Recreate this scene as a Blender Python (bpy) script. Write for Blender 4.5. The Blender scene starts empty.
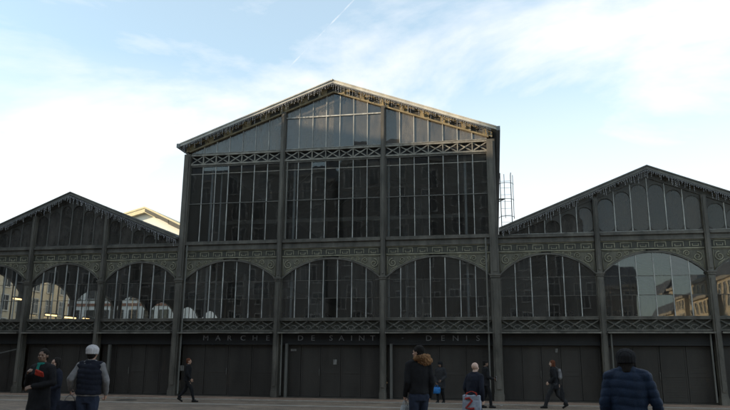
import bpy, bmesh, math, random
from mathutils import Vector, Matrix, Quaternion, noise
random.seed(7)
C = bpy.context.scene
COL = C.collection
PI = math.pi
rad = math.radians

# ------------------------------------------------------------------ scene, camera
YAW, PITCH, ROLL, F, D, EYE = -0.18847, 0.22523, 0.0071, 679.3, 30.0, 1.62
fwd = Vector((math.sin(YAW)*math.cos(PITCH), math.cos(YAW)*math.cos(PITCH), math.sin(PITCH)))
rt = Vector((math.cos(YAW), -math.sin(YAW), 0)); up = rt.cross(fwd)
r2 = rt*math.cos(ROLL)+up*math.sin(ROLL); u2 = up*math.cos(ROLL)-rt*math.sin(ROLL)
CAM = Vector((0, -D, EYE))
cd = bpy.data.cameras.new('camera'); cam = bpy.data.objects.new('camera', cd); COL.objects.link(cam)
m3 = Matrix((r2, u2, -fwd)).transposed()
cam.matrix_world = Matrix.Translation(CAM) @ m3.to_4x4()
cd.sensor_width = 36; cd.lens = F/730*36; cd.clip_end = 3000
C.camera = cam
C.view_settings.view_transform = 'Standard'; C.view_settings.look = 'None'
C.view_settings.gamma = 1; C.view_settings.use_curve_mapping = False
C.view_settings.exposure = 1.10
def ray(px, py): return (fwd*F + r2*(px-365) - u2*(py-205)).normalized()
def gdist(px, d):      # ground point below image column px at distance d along the view axis
    v = fwd*F + r2*(px-365) - u2*(360-205)
    v = Vector((v.x, v.y, 0)).normalized(); return Vector((CAM.x+v.x*d, CAM.y+v.y*d, 0))
def wp(px, py, d):     # world point at horizontal distance d behind that image spot
    v = ray(px, py); return CAM+v*(d/math.hypot(v.x, v.y))

# ------------------------------------------------------------------ materials
def new_mat(name):
    m = bpy.data.materials.new(name); m.use_nodes = True
    nt = m.node_tree; nt.nodes.clear()
    out = nt.nodes.new('ShaderNodeOutputMaterial'); return m, nt, out
def N(nt, t, **kw):
    n = nt.nodes.new(t)
    for k, v in kw.items():
        if hasattr(n, k): setattr(n, k, v)
        else: n.inputs[k.replace('_', ' ')].default_value = v
    return n
def c4(c): return (c[0], c[1], c[2], 1)
def paint(name, c1, c2, rough=0.55, scale=3.0, bump=0.15, metal=0.0, streak=True, fine=40, spec=0.5, rust=0.0):
    """weathered paint / cloth / stone: two tones by noise, streaks running down, fine bump"""
    m, nt, out = new_mat(name); L = nt.links.new
    tc = N(nt, 'ShaderNodeTexCoord'); mp = N(nt, 'ShaderNodeMapping')
    mp.inputs['Scale'].default_value = (1, 1, 0.25 if streak else 1)
    L(tc.outputs['Object'], mp.inputs['Vector'])
    n1 = N(nt, 'ShaderNodeTexNoise', Scale=scale, Detail=8.0, Roughness=0.65); L(mp.outputs[0], n1.inputs['Vector'])
    n2 = N(nt, 'ShaderNodeTexNoise', Scale=fine, Detail=4.0, Roughness=0.6); L(tc.outputs['Object'], n2.inputs['Vector'])
    cr = N(nt, 'ShaderNodeValToRGB'); cr.color_ramp.elements[0].position = 0.32; cr.color_ramp.elements[1].position = 0.68
    cr.color_ramp.elements[0].color = c4(c1); cr.color_ramp.elements[1].color = c4(c2); L(n1.outputs['Fac'], cr.inputs[0])
    mx = N(nt, 'ShaderNodeMixRGB', blend_type='MULTIPLY'); mx.inputs[0].default_value = 0.5
    cr2 = N(nt, 'ShaderNodeValToRGB'); cr2.color_ramp.elements[0].color = (.55, .55, .55, 1); cr2.color_ramp.elements[0].position = .3
    cr2.color_ramp.elements[1].position = .65
    L(n2.outputs['Fac'], cr2.inputs[0]); L(cr.outputs[0], mx.inputs[1]); L(cr2.outputs[0], mx.inputs[2])
    col = mx.outputs[0]
    if rust:
        n3 = N(nt, 'ShaderNodeTexNoise', Scale=scale*2.3, Detail=10.0, Roughness=0.75); L(mp.outputs[0], n3.inputs['Vector'])
        r3 = N(nt, 'ShaderNodeValToRGB'); r3.color_ramp.elements[0].position = .62; r3.color_ramp.elements[1].position = .72
        r3.color_ramp.elements[0].color = (0, 0, 0, 1); r3.color_ramp.elements[1].color = (rust, rust, rust, 1)
        L(n3.outputs['Fac'], r3.inputs[0])
        mx2 = N(nt, 'ShaderNodeMixRGB'); L(r3.outputs[0], mx2.inputs[0]); L(col, mx2.inputs[1]); mx2.inputs[2].default_value = (.10, .055, .03, 1)
        col = mx2.outputs[0]
    b = N(nt, 'ShaderNodeBsdfPrincipled'); b.inputs['Roughness'].default_value = rough; b.inputs['Metallic'].default_value = metal
    b.inputs['Specular IOR Level'].default_value = spec
    bp = N(nt, 'ShaderNodeBump', Strength=bump, Distance=0.02); L(n2.outputs['Fac'], bp.inputs['Height']); L(bp.outputs[0], b.inputs['Normal'])
    L(col, b.inputs['Base Color']); L(b.outputs[0], out.inputs[0]); return m

def glass(name, tint=(.75, .8, .8), dirt_sheen=0.10, dirt_sheen_col=(.25, .25, .24), boost=1.7, wave=0.5, ws=1.6):
    m, nt, out = new_mat(name); L = nt.links.new
    tc = N(nt, 'ShaderNodeTexCoord')
    nz = N(nt, 'ShaderNodeTexNoise', Scale=ws, Detail=2.0, Roughness=0.4); L(tc.outputs['Object'], nz.inputs['Vector'])
    bp = N(nt, 'ShaderNodeBump', Strength=wave, Distance=0.01); L(nz.outputs['Fac'], bp.inputs['Height'])
    fr = N(nt, 'ShaderNodeFresnel', IOR=1.5)
    mu = N(nt, 'ShaderNodeMath', operation='MULTIPLY', use_clamp=True); mu.inputs[1].default_value = boost; L(fr.outputs[0], mu.inputs[0])
    tr = N(nt, 'ShaderNodeBsdfTransparent', Color=c4(tint))
    gl = N(nt, 'ShaderNodeBsdfGlossy', Roughness=0.015, Color=(.95, .95, .95, 1)); L(bp.outputs[0], gl.inputs['Normal'])
    mx = N(nt, 'ShaderNodeMixShader'); L(mu.outputs[0], mx.inputs[0]); L(tr.outputs[0], mx.inputs[1]); L(gl.outputs[0], mx.inputs[2])
    df = N(nt, 'ShaderNodeBsdfDiffuse', Color=c4(dirt_sheen_col))
    nd = N(nt, 'ShaderNodeTexNoise', Scale=2.2, Detail=9.0, Roughness=0.7)
    mp = N(nt, 'ShaderNodeMapping'); mp.inputs['Scale'].default_value = (1.6, 1, .5); L(tc.outputs['Object'], mp.inputs['Vector']); L(mp.outputs[0], nd.inputs['Vector'])
    mr = N(nt, 'ShaderNodeMapRange'); mr.inputs['From Min'].default_value = .3; mr.inputs['From Max'].default_value = .75
    mr.inputs['To Min'].default_value = dirt_sheen*.35; mr.inputs['To Max'].default_value = dirt_sheen*1.7; L(nd.outputs['Fac'], mr.inputs['Value'])
    ge = N(nt, 'ShaderNodeNewGeometry'); rm = N(nt, 'ShaderNodeMath', operation='MULTIPLY_ADD'); rm.inputs[1].default_value = 1.5; rm.inputs[2].default_value = .3; L(ge.outputs['Random Per Island'], rm.inputs[0])
    rv = N(nt, 'ShaderNodeMath', operation='MULTIPLY', use_clamp=True); L(mr.outputs[0], rv.inputs[0]); L(rm.outputs[0], rv.inputs[1])
    m2 = N(nt, 'ShaderNodeMixShader'); L(rv.outputs[0], m2.inputs[0]); L(mx.outputs[0], m2.inputs[1]); L(df.outputs[0], m2.inputs[2])
    L(m2.outputs[0], out.inputs[0]); return m

def emit(name, col, s):
    m, nt, out = new_mat(name); e = N(nt, 'ShaderNodeEmission', Color=c4(col), Strength=s); nt.links.new(e.outputs[0], out.inputs[0]); return m

M = {}
M['iron'] = paint('iron_paint', (.042, .038, .032), (.150, .137, .116), .5, 2.5, .2, rust=.5)
M['iron_dark'] = paint('dark_iron_paint', (.042, .038, .033), (.075, .068, .058), .5, 2.5, .2)
M['muntin'] = paint('pale_glazing_bar_paint', (.20, .20, .195), (.60, .60, .57), .5, 5, .15)
M['olive'] = paint('olive_ornament_paint', (.16, .15, .108), (.36, .335, .24), .55, 3, .3, rust=.35)
M['olive_dark'] = paint('dark_olive_paint', (.036, .035, .028), (.07, .068, .052), .6, 3, .3)
M['olive_mid'] = paint('mid_olive_paint', (.075, .070, .052), (.16, .148, .11), .6, 5, .4, rust=.3)
M['girder_pale'] = paint('pale_girder_paint', (.12, .11, .095), (.32, .30, .26), .5, 4, .2, rust=.4)
M['gold'] = paint('ochre_rake_paint', (.20, .16, .09), (.34, .275, .165), .55, 3, .3)
M['verge'] = paint('pale_verge_paint', (.36, .35, .32), (.66, .64, .58), .5, 2, .15)
M['zinc'] = paint('zinc_roof', (.13, .14, .14), (.22, .23, .23), .4, 1.2, .1, metal=.3, streak=False)
M['door'] = paint('door_paint', (.020, .016, .013), (.048, .041, .035), .55, 1.1, .15, rust=.3)
M['signboard'] = paint('dark_signboard', (.010, .010, .012), (.018, .018, .020), .6, 2, .1)
M['letter'] = paint('sign_letter_paint', (.19, .195, .215), (.30, .305, .33), .5, 6, .05)
M['pipe'] = paint('pipe_paint', (.08, .078, .072), (.17, .165, .15), .5, 3, .1)
M['glass'] = glass('hall_glass', tint=(.88, .9, .9), dirt_sheen=.075, boost=2.6, wave=.12, ws=.9)
M['glass_side'] = glass('side_glass', tint=(.95, .95, .93), dirt_sheen=.02, boost=1.2, wave=.1)
M['glass_upper'] = glass('upper_glass', dirt_sheen=.06, tint=(.85, .88, .88), boost=1.8, wave=.15)
M['glass_gable'] = glass('gable_glass', tint=(.35, .36, .38), dirt_sheen=.26, dirt_sheen_col=(.24, .22, .20), boost=2.2, ws=.8)  # diffuse film adds the sky's pale reflection to the panes' dirt
M['glass_wing'] = glass('wing_gable_glass', tint=(.18, .19, .2), dirt_sheen=.30, dirt_sheen_col=(.13, .12, .11), boost=1.2, wave=.3, ws=1.2)
M['inner'] = paint('interior_paint', (.17, .165, .15), (.28, .27, .25), .6, 1, .1)
M['inner_pipe'] = paint('interior_column_paint', (.40, .42, .44), (.55, .57, .58), .5, 1, .1)
M['light_strip'] = paint('canopy_edge_paint', (.07, .065, .055), (.24, .22, .19), .5, 2, .1)
M['paper'] = paint('torn_paper', (.10, .095, .09), (.34, .32, .30), .8, 14, .1)
M['wire'] = paint('light_wire', (.30, .30, .32), (.4, .4, .42), .5, 9, 0)
M['bulb'] = paint('icicle_bulb', (.26, .26, .28), (.42, .42, .44), .3, 9, 0)
M['glass_rear'] = glass('dimmed_rear_glass', tint=(.05, .045, .04), dirt_sheen=.3, dirt_sheen_col=(.06, .055, .05), boost=1, ws=3)  # tint darkened so the bright rear arches stay dim
M['sun_strip'] = emit('warm_strip_lamp', (1, .66, .28), 1.6)
M['skin'] = paint('skin', (.38, .22, .16), (.46, .28, .20), .5, 8, .05, streak=False)
M['skin_pale'] = paint('pale_skin', (.50, .33, .26), (.58, .39, .31), .5, 8, .05, streak=False)
M['skin_dark'] = paint('dark_skin', (.16, .09, .06), (.22, .13, .09), .5, 8, .05, streak=False)
def cloth(name, c, k=1.5, r=.9): return paint(name, tuple(v*.75 for v in c), tuple(v*k for v in c), r, 7, .5, streak=False, fine=120, spec=.2)

# ------------------------------------------------------------------ mesh builder
class MB:
    def __init__(s): s.v = []; s.f = []
    def add(s, vs, fs):
        b = len(s.v); s.v += [tuple(v) for v in vs]; s.f += [tuple(i+b for i in f) for f in fs]; return s
    def box(s, x0, x1, y0, y1, z0, z1):
        v = [(x, y, z) for z in (z0, z1) for y in (y0, y1) for x in (x0, x1)]
        return s.add(v, [(0, 2, 3, 1), (4, 5, 7, 6), (0, 1, 5, 4), (2, 6, 7, 3), (0, 4, 6, 2), (1, 3, 7, 5)])
    def bar(s, p, q, w, h=None, ref=(0, 1, 0)):
        """rectangular bar from p to q, w wide across, h along ref"""
        p = Vector(p); q = Vector(q); h = h or w; d = (q-p).normalized(); r = Vector(ref)
        if abs(d.dot(r)) > .95: r = Vector((1, 0, 0))
        a = d.cross(r).normalized()*w/2; b = a.cross(d).normalized()*h/2
        v = [p-a-b, p+a-b, p+a+b, p-a+b, q-a-b, q+a-b, q+a+b, q-a+b]
        return s.add(v, [(0, 3, 2, 1), (4, 5, 6, 7), (0, 1, 5, 4), (1, 2, 6, 5), (2, 3, 7, 6), (3, 0, 4, 7)])
    def tube(s, pts, r, n=6, cap=True):
        pts = [Vector(p) for p in pts]; m = len(pts); rs = r if isinstance(r, (list, tuple)) else [r]*m
        b = len(s.v); a = None
        for i, p in enumerate(pts):
            t = (pts[min(i+1, m-1)]-pts[max(i-1, 0)]).normalized()
            if a is None:
                a = t.orthogonal().normalized()
            a = (a - t*a.dot(t)).normalized(); c = t.cross(a)
            for k in range(n):
                g = 2*PI*k/n; s.v.append(tuple(p+(a*math.cos(g)+c*math.sin(g))*rs[i]))
        for i in range(m-1):
            for k in range(n):
                s.f.append((b+i*n+k, b+i*n+(k+1) % n, b+(i+1)*n+(k+1) % n, b+(i+1)*n+k))
        if cap: s.f.append(tuple(b+k for k in reversed(range(n)))); s.f.append(tuple(b+(m-1)*n+k for k in range(n)))
        return s
    def strip(s, xs, lo, hi, y0, y1):
        """solid between two curves lo(x), hi(x) in XZ, thick y0..y1"""
        n = len(xs); v = []
        for x in xs: v += [(x, y0, lo(x)), (x, y0, hi(x)), (x, y1, lo(x)), (x, y1, hi(x))]
        f = []
        for i in range(n-1):
            a = 4*i; b = a+4
            f += [(a, b, b+1, a+1), (a+2, a+3, b+3, b+2), (a+1, b+1, b+3, a+3), (a, a+2, b+2, b)]
        f += [(0, 1, 3, 2), (4*n-4, 4*n-2, 4*n-1, 4*n-3)]
        return s.add(v, f)
    def ball(s, c, r, seg=8, rings=6, sc=(1, 1, 1), rot=None):
        v = []; c = Vector(c)
        for i in range(rings+1):
            t = PI*i/rings
            for k in range(seg):
                g = 2*PI*k/seg
                p = Vector((math.sin(t)*math.cos(g)*r*sc[0], math.sin(t)*math.sin(g)*r*sc[1], math.cos(t)*r*sc[2]))
                if rot: p = rot @ p
                v.append(c+p)
        f = [(i*seg+k, (i+1)*seg+k, (i+1)*seg+(k+1) % seg, i*seg+(k+1) % seg) for i in range(rings) for k in range(seg)]
        return s.add(v, f)
    def caps(s, p, q, r0, r1, seg=12):
        """tapered capsule"""
        p = Vector(p); q = Vector(q)
        if (q-p).length < 1e-5: return s.ball(p, max(r0, r1), seg, 8)
        s.tube([p, q], [r0, r1], seg); s.ball(p, r0, seg, 8); s.ball(q, r1, seg, 8); return s
    def loft(s, rings, seg=24):
        """rings of (cx,cy,cz,rx,ry)"""
        b = len(s.v)
        for (cx, cy, cz, rx, ry) in rings:
            for k in range(seg):
                g = 2*PI*k/seg; s.v.append((cx+rx*math.cos(g), cy+ry*math.sin(g), cz))
        for i in range(len(rings)-1):
            for k in range(seg):
                s.f.append((b+i*seg+k, b+i*seg+(k+1) % seg, b+(i+1)*seg+(k+1) % seg, b+(i+1)*seg+k))
        s.f.append(tuple(b+k for k in reversed(range(seg)))); s.f.append(tuple(b+(len(rings)-1)*seg+k for k in range(seg)))
        return s
    def mesh(s, name):
        me = bpy.data.meshes.new(name); me.from_pydata(s.v, [], s.f); me.update()
        bm = bmesh.new(); bm.from_mesh(me); bmesh.ops.remove_doubles(bm, verts=bm.verts, dist=1e-5)
        bmesh.ops.dissolve_degenerate(bm, edges=bm.edges, dist=1e-6)
        bmesh.ops.recalc_face_normals(bm, faces=bm.faces); bm.to_mesh(me); bm.free(); return me
    def build(s, name, mat, parent=None, smooth=False, label=None, raw=False):
        if raw:
            me = bpy.data.meshes.new(name); me.from_pydata(s.v, [], s.f); me.update()
        else: me = s.mesh(name)
        me.materials.append(mat)
        o = bpy.data.objects.new(name, me); COL.objects.link(o)
        if parent: o.parent = parent
        if smooth:
            for p in me.polygons: p.use_smooth = True
        if label: o['label'] = label
        return o
def thing(name, label, cat, loc=(0, 0, 0), rz=0, group=None):
    o = bpy.data.objects.new(name, None); COL.objects.link(o); o.location = loc; o.rotation_euler = (0, 0, rz)
    o.empty_display_size = .3
    o['label'] = label; o['category'] = cat
    if group: o['group'] = group
    return o
def tag(o, label, cat, group=None):
    o['label'] = label; o['category'] = cat
    if group: o['group'] = group
    return o
def struct(o, kind='structure'): o['kind'] = kind; return o
def lin(a, b, n): return [a+(b-a)*i/(n-1) for i in range(n)]

# ------------------------------------------------------------------ ground
def ground_mat(name, c1, c2, mortar, bw, bh, rough=.75):
    m, nt, out = new_mat(name); L = nt.links.new
    tc = N(nt, 'ShaderNodeTexCoord')
    nw = N(nt, 'ShaderNodeTexNoise', Scale=1.5, Detail=2.0); L(tc.outputs['Object'], nw.inputs['Vector'])
    add = N(nt, 'ShaderNodeVectorMath', operation='MULTIPLY_ADD'); L(nw.outputs['Color'], add.inputs[0]); add.inputs[1].default_value = (.06, .06, 0); L(tc.outputs['Object'], add.inputs[2])
    br = N(nt, 'ShaderNodeTexBrick'); L(add.outputs[0], br.inputs['Vector'])
    br.inputs['Scale'].default_value = 1; br.inputs['Brick Width'].default_value = bw; br.inputs['Row Height'].default_value = bh
    br.inputs['Mortar Size'].default_value = .008; br.inputs['Mortar Smooth'].default_value = .4
    br.inputs['Color1'].default_value = c4(c1); br.inputs['Color2'].default_value = c4(c2); br.inputs['Mortar'].default_value = c4(mortar)
    n1 = N(nt, 'ShaderNodeTexNoise', Scale=.6, Detail=9.0, Roughness=.75); L(tc.outputs['Object'], n1.inputs['Vector'])
    cr = N(nt, 'ShaderNodeValToRGB'); cr.color_ramp.elements[0].position = .3; cr.color_ramp.elements[1].position = .7
    cr.color_ramp.elements[0].color = (.42, .41, .40, 1); cr.color_ramp.elements[1].color = (1.3, 1.22, 1.12, 1); L(n1.outputs['Fac'], cr.inputs[0])
    mx = N(nt, 'ShaderNodeMixRGB', blend_type='MULTIPLY'); mx.inputs[0].default_value = 1; L(br.outputs['Color'], mx.inputs[1]); L(cr.outputs[0], mx.inputs[2])
    n2 = N(nt, 'ShaderNodeTexVoronoi', Scale=2.2); L(tc.outputs['Object'], n2.inputs['Vector'])
    cs = N(nt, 'ShaderNodeValToRGB'); cs.color_ramp.elements[0].position = .035; cs.color_ramp.elements[1].position = .06   # chewing gum and stains
    cs.color_ramp.elements[0].color = (.45, .45, .45, 1); L(n2.outputs['Distance'], cs.inputs[0])
    mx2 = N(nt, 'ShaderNodeMixRGB', blend_type='MULTIPLY'); mx2.inputs[0].default_value = 1; L(mx.outputs[0], mx2.inputs[1]); L(cs.outputs[0], mx2.inputs[2])
    b = N(nt, 'ShaderNodeBsdfPrincipled', Roughness=rough); L(mx2.outputs[0], b.inputs['Base Color'])
    bp = N(nt, 'ShaderNodeBump', Strength=.5, Distance=.01); L(br.outputs['Fac'], bp.inputs['Height']); bp.invert = True; L(bp.outputs[0], b.inputs['Normal'])
    L(b.outputs[0], out.inputs[0]); return m
g = MB().add([(-900, -900, 0), (900, -900, 0), (900, 900, 0), (-900, 900, 0)], [(0, 1, 2, 3)]).build('ground', ground_mat('plaza_pavers', (.16, .128, .10), (.27, .22, .175), (.07, .058, .048), .22, .11), raw=True); struct(g)
g = MB().add([(-60, -2.2, .004), (40, -2.2, .004), (40, .6, .004), (-60, .6, .004)], [(0, 1, 2, 3)]).build('pavement', ground_mat('pavement_bricks', (.22, .155, .12), (.36, .26, .20), (.10, .08, .065), .22, .11), raw=True); struct(g)
k = MB()
x = -60
while x < 40:
    k.box(x+.005, x+.995, -2.36, -2.2, -.02, .03); x += 1
for y in (-5.2, -5.02): 
    x = -60
    while x < 40: k.box(x+.005, x+.745, y-.08, y+.08, -.02, .008); x += .75
k.build('pavement_edge', paint('granite_edge', (.24, .22, .195), (.40, .37, .33), .7, 3, .4, streak=False))['kind'] = 'structure'

# ------------------------------------------------------------------ the market hall
HALL = thing('market_hall', 'long grey iron and glass market hall with tall central gable and two lower gabled wings', 'market hall')
BX = [-26.6, -22.62, -18.64, -14.59, -9.73, -4.86, .06, 4.39, 8.75, 13.1]
CEN = (3, 4, 5)
DEPTH = 34.0
Z_TB, Z_SILL, Z_SPR, Z_CRN = 2.88, 3.43, 5.22, 6.13
Z_FB, Z_FT, Z_CT = 6.27, 6.66, 6.98
Z_L0, Z_L1 = 10.88, 11.43
CX, AP_C, SL_C = -7.27, 14.25, .368        # glass apex line, centre
WL, WR = (BX[1]+BX[2])/2, (BX[7]+BX[8])/2
AP_W, SL_W = 9.42, .40
def arch(x0, x1, dz=0):
    hw = (x1-x0)/2; h = Z_CRN-Z_SPR; R = (hw*hw+h*h)/(2*h); cx = (x0+x1)/2; zc = Z_CRN-R
    return lambda x: zc+dz+math.sqrt(max((R)**2-(x-cx)**2, 0))

def panes(mb, xs, lo, hi, y, zs=(), gap=.0, jit=.011):
    """one quad (or arched polygon) per pane with a slight tilt of its own"""
    for a, b in zip(xs[:-1], xs[1:]):
        sub = lin(a+gap, b-gap, 5)
        cuts = [None]+list(zs)+[None]
        for k in range(len(cuts)-1):
            bot = [lo(q) if cuts[k] is None else cuts[k] for q in sub]
            top = [hi(q) if cuts[k+1] is None else min(cuts[k+1], hi(q)) for q in sub]
            if max(t-bb for t, bb in zip(top, bot)) < .02: continue
            top = [max(t, bb+.001) for t, bb in zip(top, bot)]
            tx = random.uniform(-jit, jit); tz = random.uniform(-jit, jit); xm = (a+b)/2; zm = (bot[2]+top[2])/2
            v = []; f = []
            for q, bb, tt in zip(sub, bot, top):
                v += [(q, y+(q-xm)*tx+(bb-zm)*tz, bb), (q, y+(q-xm)*tx+(tt-zm)*tz, tt)]
            for i in range(4): f.append((2*i, 2*i+2, 2*i+3, 2*i+1))
            mb.add(v, f)

def scroll(mb, cx, cz, r, sgn, y, turns=1.6, start=0, w=.022):
    pts = []
    for i in range(30):
        t = i/29; a = start+sgn*turns*2*PI*t; rr = r*(1-.82*t)
        pts.append((cx+rr*math.cos(a), y, cz+rr*math.sin(a)))
    mb.tube(pts, [w*(1-.3*i/29) for i in range(30)], 5)

def lattice(x0, x1, z0, z1, n, y, wide, posts, parent, backing=True, bar='iron'):
    mb = MB()
    mb.box(x0, x1, y-.05, y+.07, z1-.075, z1).box(x0, x1, y-.05, y+.07, z0, z0+.075)
    a0, a1 = z0+.0755, z1-.0755; w = (x1-x0)/n
    for i in range(n):
        xa = x0+i*w; xb = xa+w
        mb.bar((xa+.02, y, a0+.01), (xb-.02, y, a1-.01), wide, .022); mb.bar((xa+.02, y+.024, a1-.01), (xb-.02, y+.024, a0+.01), wide, .022)
        if posts and i: mb.box(xa-.022, xa+.022, y-.03, y+.05, a0, a1)
        if not posts:
            # small half-round between the crosses and a boss at each crossing
            pts = [(xa+.17*math.cos(t), y-.01, a0+.02+.17*math.sin(t)) for t in lin(0, PI, 9)] if i else None
            if pts: mb.tube(pts, .016, 5)
        mb.ball(((xa+xb)/2, y-.02, (a0+a1)/2), .045, 8, 5, (1, .5, 1))
    o = mb.build('lattice_girder', M[bar], parent)
    if backing:
        MB().box(x0, x1, y+.11, y+.13, z0, z1).build('girder_backing', M['olive_dark'] if not posts else M['signboard'], o)
    return o

def arched_window(x0, x1, n, parent, simple=False):
    """glazed arch between two columns; frame > glass, glazing_bar"""
    a = arch(x0, x1); xs = lin(x0, x1, 25)
    fr = MB().strip(xs, lambda x: a(x), lambda x: a(x)+.085, -.07, .05)
    fr.box(x0, x0+.05, -.05, .05, Z_SILL+.06, Z_SPR-.002).box(x1-.05, x1, -.05, .05, Z_SILL+.06, Z_SPR-.002).box(x0, x1, -.10, .06, Z_SILL+.002, Z_SILL+.058)
    o = fr.build('arched_window', M['iron'], parent)
    w = (x1-x0)/n; px = [x0+i*w for i in range(n+1)]
    gm = MB(); panes(gm, px, lambda x: Z_SILL+.055, lambda x: a(x)+.005, 0.0, (4.36, 5.16))
    gm.build('glass', M['glass'], o, raw=True)
    bars = MB()
    for q in px[1:-1]: bars.box(q-.017, q+.017, -.035, .02, Z_SILL+.058, a(q)+.01)
    bars.build('glazing_bar', M['muntin'], o)
    tb = MB()
    for z in (4.36, 5.16): tb.box(x0+.052, x1-.052, -.014, .014, z-.011, z+.011)
    tb.build('transom_bar', M['iron'], o)
    return o

def spandrels(x0, x1, parent):
    a = arch(x0, x1); xm = (x0+x1)/2
    for s in (-1, 1):
        e = x0 if s < 0 else x1
        xs = lin(e, e-s*(x1-x0)*.42, 14)
        if s > 0: xs = xs[::-1]
        o = MB().strip(xs, lambda x: a(x)+.087, lambda x: Z_FB-.004, -.015, .03).build('spandrel', M['olive_mid'], parent)
        mb = MB()
        # scrollwork shrinking from the column towards the crown
        for off, r, st in ((.30, .20, 0), (.72, .135, 2), (1.05, .085, 1), (1.30, .05, 3)):
            cx = e-s*off; top = Z_FB-.02; bot = a(cx)+.09; rr = min(r, (top-bot)/2-.012)
            if rr > .02: scroll(mb, cx, (top+bot)/2, rr, -s, -.035, 1.5, PI*.5+st, .013+.05*rr)
        mb.tube([(e-s*q, -.03, Z_FB-.035) for q in (.06, .8, 1.7)], .012, 5)
        mb.tube([(e-s*q, -.03, a(e-s*q)+.11) for q in lin(.08, 1.8, 12)], .014, 5)
        mb.tube([(e-s*.06, -.03, a(e)+.16), (e-s*.07, -.03, Z_FB-.06)], .012, 5)
        mb.tube([(e-s*.14, -.03, a(e)+.2), (e-s*.25, -.03, Z_SPR+.42), (e-s*.5, -.03, a(e-s*.5)+.16)], .016, 5)
        mb.build('scrollwork', M['olive'], o, smooth=True)

def frieze(x0, x1, n, parent, zt):
    o = MB().box(x0, x1, -.02, .05, Z_FB, Z_FT).build('frieze', M['olive_dark'], parent)
    mb = MB(); w = (x1-x0)/n
    mb.box(x0, x1, -.05, -.021, Z_FB, Z_FB+.045).box(x0, x1, -.05, -.021, Z_FT-.04, Z_FT)
    for i in range(n):
        c = x0+(i+.5)*w; hw = w*.34; z0 = Z_FB+.095; z1 = Z_FT-.085; t = .028
        mb.box(c-hw, c+hw, -.045, -.022, z1-t, z1)
        mb.box(c-hw, c-hw+t, -.045, -.022, z0, z1-t-.001).box(c+hw-t, c+hw, -.045, -.022, z0, z1-t-.001)
        mb.box(c-hw*.55, c+hw*.55, -.045, -.022, z0, z0+t).box(c-hw*.55, c-hw*.55+t, -.045, -.022, z0+t+.001, z0+.10).box(c+hw*.55-t, c+hw*.55, -.045, -.022, z0+t+.001, z0+.10)
    mb.build('key_ornament', M['olive'], o)
    co = MB().box(x0, x1, -.10, .06, Z_FT+.002, Z_FT+.06).box(x0, x1, -.05, .06, Z_FT+.062, zt-.09).box(x0, x1, -.14, .06, zt-.088, zt)
    co.build('cornice', M['iron'], parent)

def column(x, ztop, parent, wide=.2, corner=False, lo_only=False):
    """cast iron pilaster, base > shaft > capital"""
    w = wide
    mb = MB().box(x-w, x+w, -.20, .12, .35, Z_SPR-.06)
    mb.box(x-w*.55, x+w*.55, -.245, -.202, .5, Z_SPR-.2)
    for k in range(14):
        for q in (-1, 1): mb.ball((x+q*w*.78, -.203, .6+k*.33), .016, 6, 4)
    o = mb.build('column', M['iron'], parent)
    MB().box(x-w-.022, x+w+.022, -.255, .14, 0, .27).box(x-w-.01, x+w+.01, -.23, .13, .272, .348).build('column_base', M['iron'], o)
    MB().box(x-w-.03, x+w+.03, -.24, .13, Z_SPR-.058, Z_SPR+.02).box(x-w-.06, x+w+.06, -.27, .13, Z_SPR+.022, Z_SPR+.08).build('capital', M['iron'], o)
    w2 = w*(.82 if not corner else .95)
    MB().box(x-w2, x+w2, -.17, .12, Z_SPR+.082, ztop).box(x-w2*.5, x+w2*.5, -.205, -.172, Z_SPR+.2, ztop-.1).build('upper_shaft', M['iron'], o)
    return o

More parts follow.
